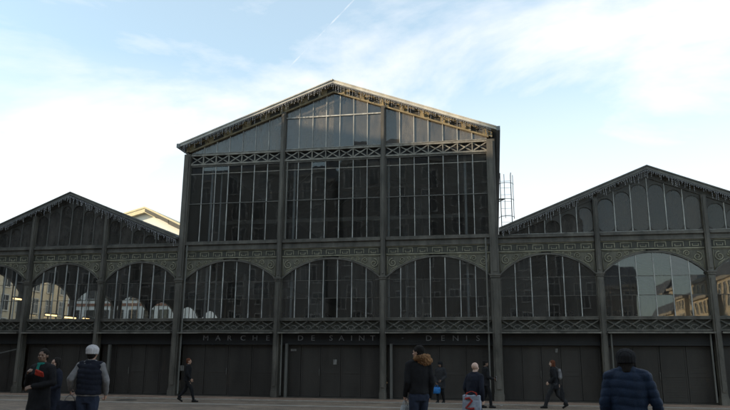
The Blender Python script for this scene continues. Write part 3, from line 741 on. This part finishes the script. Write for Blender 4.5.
def hand(mb, w, d, palm, s=1, curl=.6, grip=None):
    """palm plus four fingers and thumb from wrist w, pointing d, palm facing 'palm'"""
    d = d.normalized(); palm = (palm-d*palm.dot(d)).normalized(); side = d.cross(palm).normalized()*s
    for o in (-.027, -.009, .009, .027): mb.caps(w+side*o*.7, w+d*.088+side*o, .016, .0125, 8)
    for o, ln in ((-.030, .066), (-.010, .078), (.010, .084), (.030, .074)):
        b = w+d*.092+side*o; d1 = (d*math.cos(curl)+palm*math.sin(curl)).normalized(); d2 = (d*math.cos(curl*2.1)+palm*math.sin(curl*2.1)).normalized(); d3 = (d*math.cos(curl*3)+palm*math.sin(curl*3)).normalized()
        p1 = b+d1*ln*.45; p2 = p1+d2*ln*.32; p3 = p2+d3*ln*.25
        mb.caps(b, p1, .0095, .0088, 8); mb.caps(p1, p2, .0088, .008, 8); mb.caps(p2, p3, .008, .007, 8)
    tb = w+d*.025+side*.03; t1 = tb+(d*.6+side*.55+palm*.35).normalized()*.042; t2 = t1+(d*.75+side*.1+palm*.6).normalized()*.032
    mb.caps(tb, t1, .013, .0105, 8); mb.caps(t1, t2, .0105, .009, 8)

def person(label, loc, face, H=1.72, skin='skin', stride=0.0, elL=None, wrL=None, elR=None, wrR=None, jacket=None, hem=.80, jw=1.0,
           sleeve=None, trousers=None, tw=1.0, shoes=None, hair='short', hairmat=None, lean=0, headturn=0, hood=None, cap=None, scarf=None,
           vest=None, jdisp=None, lead=1, curl=.6, seed=0, group='people walking and standing before the market', headtilt=0, drop=0):
    t = thing('person', label, 'person', loc, face, group)
    s = H/1.75; S = lambda x, y, z: V((x*s, y*s, z*s))
    ln = lambda z: lean*max(z-.9, 0)
    # legs (person faces +Y; L is -x)
    fy = {-1: stride/2*(1 if lead < 0 else -1), 1: stride/2*(1 if lead > 0 else -1)}
    hip = {q: S(q*.09, 0, .92) for q in (-1, 1)}; ank = {}; kn = {}
    for q in (-1, 1):
        back = fy[q] < -.05; z = .085+(.10 if back and stride > .4 else 0)
        ank[q] = S(q*.085, fy[q], z)
        kn[q] = S(q*.09, fy[q]*.5+(.055 if stride else .012)+(.03 if back else 0), .485)
    sh = {q: S(q*.185, ln(1.43), 1.425) for q in (-1, 1)}
    EL = {-1: elL or (-.25, -.03, 1.13), 1: elR or (.25, -.03, 1.13)}; WR = {-1: wrL or (-.27, .06, .88), 1: wrR or (.27, .06, .88)}
    EL = {q: S(*EL[q]) for q in EL}; WR = {q: S(*WR[q]) for q in WR}
    hc = S(0, ln(1.6)+.015, 1.625-drop)
    R = Quaternion((0, 0, 1), headturn) @ Quaternion((1, 0, 0), headtilt)
    Hd = lambda x, y, z: hc+(R @ (V((x, y, z))*s))
    b = MB()
    b.ball(Hd(0, -.008, .03), .098*s, 20, 14, (.80, 1.0, .93), R.to_matrix()); b.ball(Hd(0, .022, -.035), .075*s, 16, 12, (.82, .95, 1.15), R.to_matrix())
    b.ball(Hd(0, .045, -.085), .034*s, 10, 8, (1.1, .9, .8)); b.caps(Hd(0, .088, .022), Hd(0, .108, -.018), .008*s, .014*s, 8)
    b.ball(Hd(-.012, .098, -.022), .009*s, 8, 6); b.ball(Hd(.012, .098, -.022), .009*s, 8, 6)
    b.caps(Hd(-.02, .088, -.053), Hd(.02, .088, -.053), .008*s, .008*s, 8); b.caps(Hd(-.03, .086, .032), Hd(.03, .086, .032), .010*s, .010*s, 8)
    for q in (-1, 1): b.ball(Hd(q*.079, -.004, -.002), .028*s, 8, 8, (.35, .65, 1.15), R.to_matrix()); b.ball(Hd(q*.045, .06, -.02), .024*s, 8, 6)
    b.caps(S(0, ln(1.45)-.01, 1.42), Hd(0, -.012, -.06), .062*s, .052*s, 14)
    b.loft([(0, 0, .90*s, .13*s, .095*s), (0, ln(1.1)*s, 1.1*s, .12*s, .085*s), (0, ln(1.3)*s, 1.3*s, .145*s, .095*s), (0, ln(1.42)*s, 1.42*s, .14*s, .075*s), (0, ln(1.46)*s, 1.47*s, .07*s, .05*s)])
    for q in (-1, 1):
        b.caps(V((q*.06*s, sh[q].y, sh[q].z+.01)), sh[q]+V((0, 0, -.02)), .045*s, .043*s); b.caps(sh[q]+V((0, 0, -.02)), EL[q], .043*s, .036*s); b.caps(EL[q], WR[q], .036*s, .025*s)
        dd = (WR[q]-EL[q]).normalized(); hand(b, WR[q]+dd*.01, dd, V((-q, .25, 0)) if abs(dd.z) > .5 else V((-q*.7, 0, -.6)), -q*-1 if dd.z > -2 else 1, curl)
        b.caps(hip[q], kn[q], .078*s, .050*s); b.caps(kn[q], ank[q], .050*s, .034*s)
        toe = ank[q]+S(0, .15, -.055) if ank[q].z < .12*s else ank[q]+S(0, .10, -.135)
        b.caps(ank[q]+S(0, -.04, -.04), toe, .032*s, .028*s)
    remeshed(b, 'body', .0075, M[skin], t, 2)
    e = MB()
    for q in (-1, 1): e.ball(Hd(q*.032, .083, .008), .0105*s, 10, 8)
    e.build('eyes', M['eye'], t, smooth=True)
    # trousers
    m = MB(); m.loft([(0, -.005, .80*s, .155*s, .115*s), (0, 0, .93*s, .165*s, .12*s), (0, 0, 1.02*s, .15*s, .11*s)])
    for q in (-1, 1):
        m.caps(hip[q]+S(0, 0, -.05), kn[q], .096*s*tw, .070*s*tw); m.caps(kn[q], ank[q]+S(0, -.005, .03), .070*s*tw, .056*s*tw*(1 if tw < 1.3 else 1.5))
    remeshed(m, 'trousers', .012, trousers, t, 3, folds(.010, 10, seed))
    for q in (-1, 1):
        m = MB()
        a = ank[q]; up_ = a.z > .12*s
        heel = a+S(0, -.045, -.045); toe = a+(S(0, .165, -.052) if not up_ else S(0, .12, -.15))
        m.caps(heel, toe, .042*s, .036*s); m.caps(a+S(0, 0, .03), heel+S(0, .03, 0), .048*s, .045*s); m.caps(heel+S(0, .05, .01), a+S(0, .07, -.02), .045*s, .04*s)
        remeshed(m, 'shoe', .010, shoes, t, 2)
    # jacket or coat
    def coat(bot, k, sleeves=True, mat=jacket, nm='jacket', disp=None):
        m = MB(); r = []
        zz = [bot] + [z for z in (.55, .75, .92, 1.05, 1.2, 1.33) if z > bot+.04]
        for z in zz:
            wv = {1.33: (.205, .135), 1.2: (.195, .135), 1.05: (.180, .13), .92: (.19, .138), .75: (.205, .15), .55: (.22, .165)}.get(z, (.19+.05*max(0, .92-z), .14+.05*max(0, .92-z)))
            r.append((0, ln(z)*s, z*s, wv[0]*k*s, wv[1]*k*s))
        r += [(0, ln(1.42)*s, 1.42*s, .180*(1+(k-1)*.3)*s, .115*k*s), (0, ln(1.47)*s, 1.475*s, .12*s, .09*s), (0, ln(1.5)*s, 1.525*s, .078*s, .078*s)]
        m.loft(r, 32)
        for q in (-1, 1):
            if sleeves:
                dz = V((0, 0, -.012-.10*max(k-1, 0))); m.caps(V((q*.10*s, sh[q].y, sh[q].z+.012)), sh[q]+dz, .071*s, .073*k*s); m.caps(sh[q]+dz, EL[q], .070*k*s, .060*k*s); m.caps(EL[q], WR[q]-(WR[q]-EL[q]).normalized()*.0, .060*k*s, .044*k*s)
            else: m.caps(V((q*.12*s, sh[q].y, sh[q].z-.01)), V((q*.15*s, sh[q].y, sh[q].z-.01)), .08*k*s, .078*k*s)
        return remeshed(m, nm, .012, mat, t, 3, disp or folds(.012, 8, seed+1))
    coat(hem, jw, True, sleeve or jacket, 'jacket', jdisp)
    if vest: coat(hem+.02, jw*1.09, False, vest, 'waistcoat', quilt(.012, .09, seed))
    # hair
    if hair != 'bald':
        m = MB(); hm = hairmat or M['hair_dark']
        m.ball(Hd(0, -.022, .045), .103*s, 20, 14, (.86, 1.0, .93), R.to_matrix())
        if hair in ('short', 'bob', 'long', 'afro'): m.ball(Hd(0, -.045, -.005), .085*s, 14, 10, (.92, .8, 1.1), R.to_matrix())
        if hair == 'bob':
            for q in (-1, 1): m.caps(Hd(q*.07, -.01, .02), Hd(q*.075, .0, -.09), .032*s, .03*s)
            m.caps(Hd(0, -.06, 0), Hd(0, -.06, -.10), .06*s, .055*s)
        if hair == 'long': m.caps(Hd(0, -.06, 0), Hd(0, -.08, -.2), .065*s, .06*s)
        if hair == 'afro': m.ball(Hd(0, -.02, .045), .122*s, 18, 12, (.96, 1, .85)); m.ball(Hd(0, -.04, -.02), .112*s, 16, 10)
        remeshed(m, 'hair', .008, hm, t, 1, (lambda co: folds(.009, 34, seed)(co)+.004*math.sin(co.x*230+9*noise.noise(co*12))) if hair == 'afro' else folds(.006, 30, seed))
    if cap:
        m = MB(); m.ball(Hd(0, -.014, .060), .122*s, 20, 14, (.90, 1.02, .78), R.to_matrix()); m.loft([(hc.x, hc.y-.016*s, hc.z-.005*s, .101*s, .120*s), (hc.x, hc.y-.016*s, hc.z+.075*s, .106*s, .120*s)])
        remeshed(m, 'cap', .008, cap, t, 2, lambda co: .002*math.sin(co.x*200)+.002*math.sin(co.y*200))
    if hood:
        m = MB()
        pts = [Hd(.135*math.cos(a), -.055+.10*math.sin(a)-.02, -.085-.02*math.sin(a)) for a in lin(0, 2*PI, 18)]
        for a_, b_ in zip(pts[:-1], pts[1:]): m.caps(a_, b_, .042*s, .042*s, 8)
        m.ball(Hd(0, -.13, -.13), .12*s, 12, 10, (1.2, .6, .75))
        remeshed(m, 'fur_hood', .009, hood, t, 1, folds(.022, 60, seed))
    if scarf:
        m = MB(); pts = [Hd(.072*math.cos(a), -.01+.07*math.sin(a), -.135) for a in lin(0, 2*PI, 14)]
        for a_, b_ in zip(pts[:-1], pts[1:]): m.caps(a_, b_, .026*s, .026*s, 8)
        m.caps(Hd(.02, .085, -.15), Hd(.03, .125, -.30), .028*s, .03*s)
        remeshed(m, 'scarf', .010, scarf, t, 2, folds(.006, 20, seed))
    return t, WR, s

M['eye'] = paint('eye', (.03, .02, .015), (.06, .04, .03), .2, 30, 0)
M['hair_dark'] = cloth('dark_hair', (.012, .010, .009)); M['hair_red'] = cloth('auburn_hair', (.10, .035, .018)); M['hair_grey'] = cloth('grey_hair', (.12, .115, .11))
black = cloth('black_cloth', (.012, .012, .014)); navy = cloth('navy_cloth', (.011, .013, .022)); bluep = cloth('blue_puffer_cloth', (.007, .018, .045), 1.4, .6)
greyc = cloth('grey_cloth', (.09, .09, .095)); jean = cloth('dark_jeans', (.02, .026, .045)); lgrey = cloth('pale_grey_cloth', (.17, .165, .17)); whitec = cloth('white_knit', (.50, .48, .49), 1.2)
fur = cloth('tan_fur', (.22, .12, .06), 1.6); teal = cloth('turquoise_scarf_cloth', (.015, .15, .12)); shoe = cloth('black_shoe', (.012, .012, .012), 1.5, .5)
charcoal = cloth('charcoal_cloth', (.03, .03, .033)); redc = cloth('red_cloth', (.30, .03, .018)); 

FC = lambda a: rad(a)    # 0 faces away from the camera (+Y); 90 faces left (-X); -90 faces right
def hold_point(loc, face, s, w): return Vector(loc)+Matrix.Rotation(face, 4, 'Z') @ Vector(w)

# 1 man in long black coat, turquoise scarf, red cloth over the arm
p1 = gdist(43.5, 14.2)
t, W1, s1 = person('person in long black coat and turquoise scarf holding a red cloth, far left', p1, FC(175), 1.79, 'skin_dark', jacket=black, hem=.62, jw=1.08, trousers=black, tw=1.05, shoes=shoe,
   hair='short', hairmat=M['hair_dark'], scarf=teal, elL=(-.27, .02, 1.16), wrL=(-.06, .24, 1.10), elR=(.28, .0, 1.14), wrR=(.10, .22, 1.32), seed=1, headturn=.25)
hp = wp(39.5, 372.5, 13.92)
m = MB()
for k in range(4): m.caps((-.07, .0, .035-.02*k), (.07, -.02+.01*k, .0-.022*k), .022, .02)
o = remeshed(m, 'red_cloth', .009, redc, None, 2, folds(.006, 25)); o.location = hp; tag(o, 'folded red cloth held by the person in the long black coat', 'cloth')
# 2 person half hidden behind
p2 = gdist(57, 16.4)
person('person in dark navy coat half hidden behind the turquoise scarf wearer', p2, FC(150), 1.63, 'skin', jacket=navy, hem=.55, jw=1.0, trousers=jean, shoes=shoe, hair='bob', seed=2,
   elR=(.25, .05, 1.14), wrR=(.12, .22, 1.36), elL=(-.26, .02, 1.14), wrL=(-.16, .24, 1.05))
# 3 man with white knit cap, seen from the back
p3 = gdist(91.5, 13.6)
t, W3, s3 = person('person in white knit cap and navy waistcoat over pale grey sleeves', p3, FC(12), 1.84, 'skin', jacket=lgrey, sleeve=lgrey, vest=navy, hem=.92, jw=1.02, trousers=jean, tw=1.12, shoes=shoe,
   hair='short', cap=whitec, elL=(-.29, -.08, 1.20), wrL=(-.33, .06, 1.03), elR=(.27, .03, 1.17), wrR=(.24, .16, .95), curl=.9, seed=3)
# dark carrier bag in his left hand
def carrier(label, loc, face, w, h, d, mat, mat2=None, name='shopping_bag', cat='bag', handle=.16, sag=.02, extra=None, seed=0):
    """bag hanging by its handle from the point loc"""
    t = thing(name, label, cat, loc, face)
    m = MB(); zt = -handle; r = []
    for q, kx, ky in ((0, .80, .7), (.08, .95, .95), (.35, 1.04, 1.1), (.65, 1.0, .95), (.88, .92, .6), (1.0, .86, .38)):
        r.append((0, 0, zt-h+h*q, w/2*kx, d/2*ky))
    m.loft(r, 28); remeshed(m, 'bag_body', .012, mat, t, 2, folds(sag, 9, seed))
    hm = MB()
    for y in (-.02, .02):
        hm.tube([(-w*.22, y, zt-.02), (-w*.16, y*.8, zt*.5), (-.02, 0, -.004), (.02, 0, -.004), (w*.16, y*.8, zt*.5), (w*.22, y, zt-.02)], .008, 6)
    hm.build('handle', mat2 or mat, t, smooth=True)
    return t
hp = hold_point(p3, FC(12), s3, W3[-1]+V((0, .01, -.10)))
carrier('dark navy holdall hanging beside the person in the white knit cap', hp, FC(30), .42, .46, .26, navy, lgrey, 'holdall', handle=.10, seed=5)
# 4 walker in black, far left centre, heading right
p4 = Vector((-11.96, -4.24, 0))
person('person in all black walking past the gates, between the left and centre columns', p4, FC(-75), 1.66, 'skin', stride=.62, lead=1, jacket=black, hem=.84, jw=1.0, trousers=black, shoes=shoe, hair='short', hairmat=M['hair_red'],
   elL=(-.24, -.10, 1.13), wrL=(-.22, -.02, .90), elR=(.24, .02, 1.13), wrR=(.22, .16, .93), seed=4)
# 5 big man in fur-hooded parka
p5 = gdist(418.5, 13.6)
t, W5, s5 = person('person in bulky black parka with tan fur hood, seen from behind', p5, FC(22), 1.91, 'skin', stride=.25, jacket=black, hem=.92, jw=.95, trousers=jean, tw=1.05, shoes=shoe, hair='short', hood=fur, headturn=.75,
   elL=(-.225, -.02, 1.12), wrL=(-.225, .10, .90), elR=(.225, -.04, 1.12), wrR=(.215, .05, .88), curl=.9, seed=5)
hp = hold_point(p5, FC(22), s5, W5[-1]+V((0, .02, -.105)))
carrier('crumpled grey plastic bag carried by the person in the fur-hooded parka', hp, FC(60), .28, .34, .14, M['poly_grey'] if 'poly_grey' in M else cloth('grey_plastic', (.28, .29, .30), 1.3, .35), None, 'plastic_bag', handle=.08, sag=.035, seed=7)
# 6 small figure with a blue bag
p6 = Vector((-2.24, -1.85, 0))
t, W6, s6 = person('small person in charcoal padded coat carrying a bright blue bag', p6, FC(160), 1.60, 'skin_dark', stride=.25, jacket=charcoal, hem=.62, jw=1.08, trousers=black, shoes=shoe, hair='bob', cap=black,
   elL=(-.25, .0, 1.12), wrL=(-.14, .22, .96), elR=(.26, 0, 1.12), wrR=(.12, .18, .86), curl=1.0, seed=6)
hp = hold_point(p6, FC(160), s6, W6[1]+V((-.03, .05, -.09)))
carrier('bright blue plastic bag held by the small person in charcoal coat', hp, FC(160), .34, .26, .14, cloth('blue_plastic', (.02, .14, .38), 1.3, .35), None, 'plastic_bag', handle=.07, sag=.02, seed=8)
# 7 bald man with a large patterned bag
p7 = gdist(472.5, 16.0)
t, W7, s7 = person('bald person in dark jacket holding a red, white and blue shopping bag', p7, FC(-35), 1.60, 'skin_pale', stride=.3, jacket=navy, hem=.84, jw=1.08, trousers=jean, tw=1.15, shoes=shoe, hair='bald', lean=.12,
   elL=(-.27, .02, 1.12), wrL=(-.24, .16, .93), elR=(.28, -.02, 1.10), wrR=(.24, .05, .86), curl=1.0, seed=7)
hp = wp(471.5, 391.5, 15.72)
bg = thing('shopping_bag', 'red, white and blue woven shopping bag held by the bald person', 'bag', hp, FC(-5))
m = MB(); m.box(-.19, .19, -.09, .09, -.46, -.08); m.box(-.20, .20, -.10, .10, -.44, -.20); remeshed(m, 'bag_body', .012, cloth('white_woven_plastic', (.28, .31, .38), 1.3, .5), bg, 3, folds(.012, 14))
MB().tube([(-.13, -.108, -.15), (-.04, -.112, -.13), (.02, -.114, -.19), (-.05, -.114, -.27), (-.12, -.114, -.34), (-.02, -.114, -.36), (.07, -.114, -.35)], .022, 8).build('red_panel', cloth('red_plastic', (.30, .03, .028), 1.2, .5), bg)
MB().tube([(.05, -.112, -.42), (.17, -.108, -.41)], .028, 8).tube([(.05, -.112, -.42), (-.17, -.108, -.425)], .012, 8).build('blue_panel', cloth('blue_print', (.05, .12, .30), 1.2, .5), bg)
h = MB()
for y in (-.1, .1): h.tube([(-.12, y, -.09), (-.10, y*.6, -.03), (-.02, 0, .0), (.02, 0, .0), (.10, y*.6, -.03), (.12, y, -.09)], .009, 6)
h.build('handle', redc, bg, smooth=True)
# 8 dark figure with a pale phone
p8 = Vector((-.42, -4.33, 0))
t, W8, s8 = person('person in black holding a pale phone, right beside the bald person', p8, FC(-70), 1.66, 'skin_dark', stride=.3, jacket=black, hem=.80, jw=1.05, trousers=black, shoes=shoe, hair='short', headtilt=-.25,
   elL=(-.25, .05, 1.12), wrL=(-.10, .30, 1.08), elR=(.25, .03, 1.12), wrR=(.08, .30, 1.06), seed=8)
hp = hold_point(p8, FC(-70), s8, W8[1]+V((-.02, .10, .02)))
ph = thing('phone', 'pale phone in the hand of the person in black beside the bald person', 'phone', hp, FC(-70))
MB().box(-.04, .04, -.008, .0, -.07, .08).build('phone_body', whitec, ph); MB().box(-.035, .035, -.0105, -.0082, -.06, .07).build('screen', M['far_glass'], ph)
# 9 striding woman with auburn hair and a pale backpack
p9 = Vector((2.02, -3.9, 0))
t, W9, s9 = person('striding person in black coat with auburn hair, walking left', p9, FC(82), 1.68, 'skin_pale', stride=.74, lead=-1, jacket=black, hem=.70, jw=1.02, trousers=charcoal, tw=1.22, shoes=shoe, hair='bob', hairmat=M['hair_red'],
   elL=(-.24, -.02, 1.13), wrL=(-.22, .18, .95), elR=(.24, -.10, 1.14), wrR=(.23, -.12, .90), lean=.06, seed=9)
bp = thing('backpack', 'pale grey backpack on the shoulder of the striding auburn-haired person', 'backpack', hold_point(p9, FC(82), s9, V((.04, -.19, 1.22))), FC(82))
m = MB(); m.loft([(0, 0, -.2, .10, .05), (0, 0, -.15, .12, .075), (0, 0, .08, .11, .07), (0, .01, .16, .07, .04)]); remeshed(m, 'bag_body', .01, lgrey, bp, 2, folds(.01, 12))
MB().tube([(.05, .04, .15), (.05, .14, .24), (.05, .30, .18), (.05, .36, .0)], .014, 6).build('strap', lgrey, bp, smooth=True)
carrier('black bag swinging behind the striding auburn-haired person', wp(561.5, 384.5, 25.5), FC(82), .46, .42, .16, black, None, 'tote_bag', handle=.12, seed=11)
# 10 blue puffer jacket, closest, from behind
p10 = gdist(626, 8.6)
person('person in blue puffer jacket and black knit cap, nearest the camera', p10, FC(-12), 1.81, 'skin_dark', jacket=bluep, hem=.72, jw=1.02, scarf=bluep, drop=.06, cap=black, trousers=black, shoes=shoe, hair='bob', hairmat=M['hair_dark'],
   elL=(-.255, -.02, 1.12), wrL=(-.25, .1, .90), elR=(.285, .0, 1.12), wrR=(.30, .16, .96), jdisp=quilt(.012, .095), seed=10, headtilt=-.08)

# litter
mh = thing('manhole_cover', 'round dark iron manhole cover in the paving left of the walker in black', 'manhole cover', (*[CAM[i]+ray(126, 400)[i]*(-EYE/ray(126, 400).z) for i in (0, 1)], .004))
MB().loft([(0, 0, 0, .36, .36), (0, 0, .008, .36, .36)], 32).build('lid', M['iron_dark'], mh)
m = MB().loft([(0, 0, .0, .43, .43), (0, 0, .005, .43, .43)], 32).build('ring', M['iron'], mh)
o = MB().add([(-.06, -.04, .006), (.05, -.05, .012), (.07, .03, .03), (-.04, .05, .010), (-.06, -.04, .009), (.05, -.05, .015), (.07, .03, .033), (-.04, .05, .013)], [(0, 1, 2, 3), (7, 6, 5, 4)]).build('paper_scrap', whitec, None, raw=True)
o.location = (.1, -3.0, 0); tag(o, 'small white paper scrap lying on the paving near the corner column', 'litter')

# ------------------------------------------------------------------ sky and sun
SKY_OFF = (2, 6, 5)
w = bpy.data.worlds.new('World'); C.world = w; w.use_nodes = True
nt = w.node_tree; nt.nodes.clear(); L = nt.links.new
S_dir = Vector((-math.cos(SUN_EL)*math.cos(SUN_AZ), -math.cos(SUN_EL)*math.sin(SUN_AZ), math.sin(SUN_EL)))
sky = N(nt, 'ShaderNodeTexSky', sky_type='NISHITA'); sky.sun_disc = False; sky.sun_elevation = SUN_EL; sky.sun_rotation = math.atan2(S_dir.x, S_dir.y)
sky.air_density = 1.0; sky.dust_density = 1.5; sky.ozone_density = 1.5
tc = N(nt, 'ShaderNodeTexCoord')
nm = N(nt, 'ShaderNodeVectorMath', operation='NORMALIZE'); L(tc.outputs['Generated'], nm.inputs[0])
mp = N(nt, 'ShaderNodeMapping'); mp.inputs['Scale'].default_value = (1.0, 1.0, 2.0); mp.inputs['Rotation'].default_value = (.3, .5, .2); mp.inputs['Location'].default_value = SKY_OFF; L(nm.outputs[0], mp.inputs['Vector'])
n1 = N(nt, 'ShaderNodeTexNoise', Scale=2.0, Detail=10.0, Roughness=.58, Distortion=.5); L(mp.outputs[0], n1.inputs['Vector'])
r1 = N(nt, 'ShaderNodeValToRGB'); r1.color_ramp.elements[0].position = .42; r1.color_ramp.elements[1].position = .62; r1.color_ramp.elements[0].color = (.30, .30, .30, 1); L(n1.outputs['Fac'], r1.inputs[0])
# more veil towards the horizon
sx = N(nt, 'ShaderNodeSeparateXYZ'); L(nm.outputs[0], sx.inputs[0])
hz = N(nt, 'ShaderNodeMapRange'); hz.inputs['From Min'].default_value = .52; hz.inputs['From Max'].default_value = .22; hz.inputs['To Min'].default_value = 0; hz.inputs['To Max'].default_value = .80; L(sx.outputs['Z'], hz.inputs['Value'])
mx0 = N(nt, 'ShaderNodeMath', operation='MAXIMUM'); L(r1.outputs[0], mx0.inputs[0]); L(hz.outputs[0], mx0.inputs[1])
# the veil of cloud thins out towards the south
az = N(nt, 'ShaderNodeMapRange'); az.inputs['From Min'].default_value = -.55; az.inputs['From Max'].default_value = .15; az.inputs['To Min'].default_value = .62; L(sx.outputs['Y'], az.inputs['Value'])
mxx = N(nt, 'ShaderNodeMath', operation='MULTIPLY'); L(mx0.outputs[0], mxx.inputs[0]); L(az.outputs[0], mxx.inputs[1])
# contrail: thin band round the great circle through two directions
da, db = ray(246, 112), ray(352, 2); pn = da.cross(db).normalized()
d1 = N(nt, 'ShaderNodeVectorMath', operation='DOT_PRODUCT'); L(nm.outputs[0], d1.inputs[0]); d1.inputs[1].default_value = pn
ab = N(nt, 'ShaderNodeMath', operation='ABSOLUTE'); L(d1.outputs['Value'], ab.inputs[0])
cm = N(nt, 'ShaderNodeMapRange'); cm.interpolation_type = 'SMOOTHSTEP'; cm.inputs['From Min'].default_value = .0024; cm.inputs['From Max'].default_value = .0003; cm.inputs['To Min'].default_value = 0; cm.inputs['To Max'].default_value = .6; L(ab.outputs[0], cm.inputs['Value'])
al = N(nt, 'ShaderNodeVectorMath', operation='DOT_PRODUCT'); L(nm.outputs[0], al.inputs[0]); mid = (da+db).normalized(); al.inputs[1].default_value = mid
am = N(nt, 'ShaderNodeMapRange'); am.interpolation_type = 'SMOOTHSTEP'; am.inputs['From Min'].default_value = da.dot(mid)-.012; am.inputs['From Max'].default_value = da.dot(mid)+.002; L(al.outputs['Value'], am.inputs['Value'])
mm0 = N(nt, 'ShaderNodeMath', operation='MULTIPLY'); L(cm.outputs[0], mm0.inputs[0]); L(am.outputs[0], mm0.inputs[1])
n5 = N(nt, 'ShaderNodeTexNoise', Scale=55.0, Detail=5.0, Roughness=.7); L(nm.outputs[0], n5.inputs['Vector'])
f5 = N(nt, 'ShaderNodeMapRange'); f5.inputs['From Min'].default_value = .35; f5.inputs['From Max'].default_value = .62; f5.inputs['To Min'].default_value = .5; L(n5.outputs['Fac'], f5.inputs['Value'])
mm = N(nt, 'ShaderNodeMath', operation='MULTIPLY'); L(mm0.outputs[0], mm.inputs[0]); L(f5.outputs[0], mm.inputs[1])
mx3 = N(nt, 'ShaderNodeMath', operation='MAXIMUM'); L(mxx.outputs[0], mx3.inputs[0]); L(mm.outputs[0], mx3.inputs[1])
CL = N(nt, 'ShaderNodeMixRGB'); L(mx3.outputs[0], CL.inputs[0]); tn = N(nt, 'ShaderNodeMixRGB', blend_type='MULTIPLY'); tn.inputs[0].default_value = 1; tn.inputs[2].default_value = (1.04, 1.34, 1.28, 1); L(sky.outputs[0], tn.inputs[1]); L(tn.outputs[0], CL.inputs[1]); CL.inputs[2].default_value = (3.95, 3.93, 3.95, 1)
bg_ = N(nt, 'ShaderNodeBackground', Strength=.14); L(CL.outputs[0], bg_.inputs['Color'])
wo = N(nt, 'ShaderNodeOutputWorld'); L(bg_.outputs[0], wo.inputs[0])
sd = bpy.data.lights.new('sun', 'SUN'); sd.energy = 4.5; sd.angle = rad(.5); sd.color = (1, .80, .55)
so = bpy.data.objects.new('sun', sd); COL.objects.link(so); so.rotation_euler = S_dir.to_track_quat('Z', 'Y').to_euler(); so.location = (30, -30, 60)
C.cycles.max_bounces = 8; C.cycles.transparent_max_bounces = 16
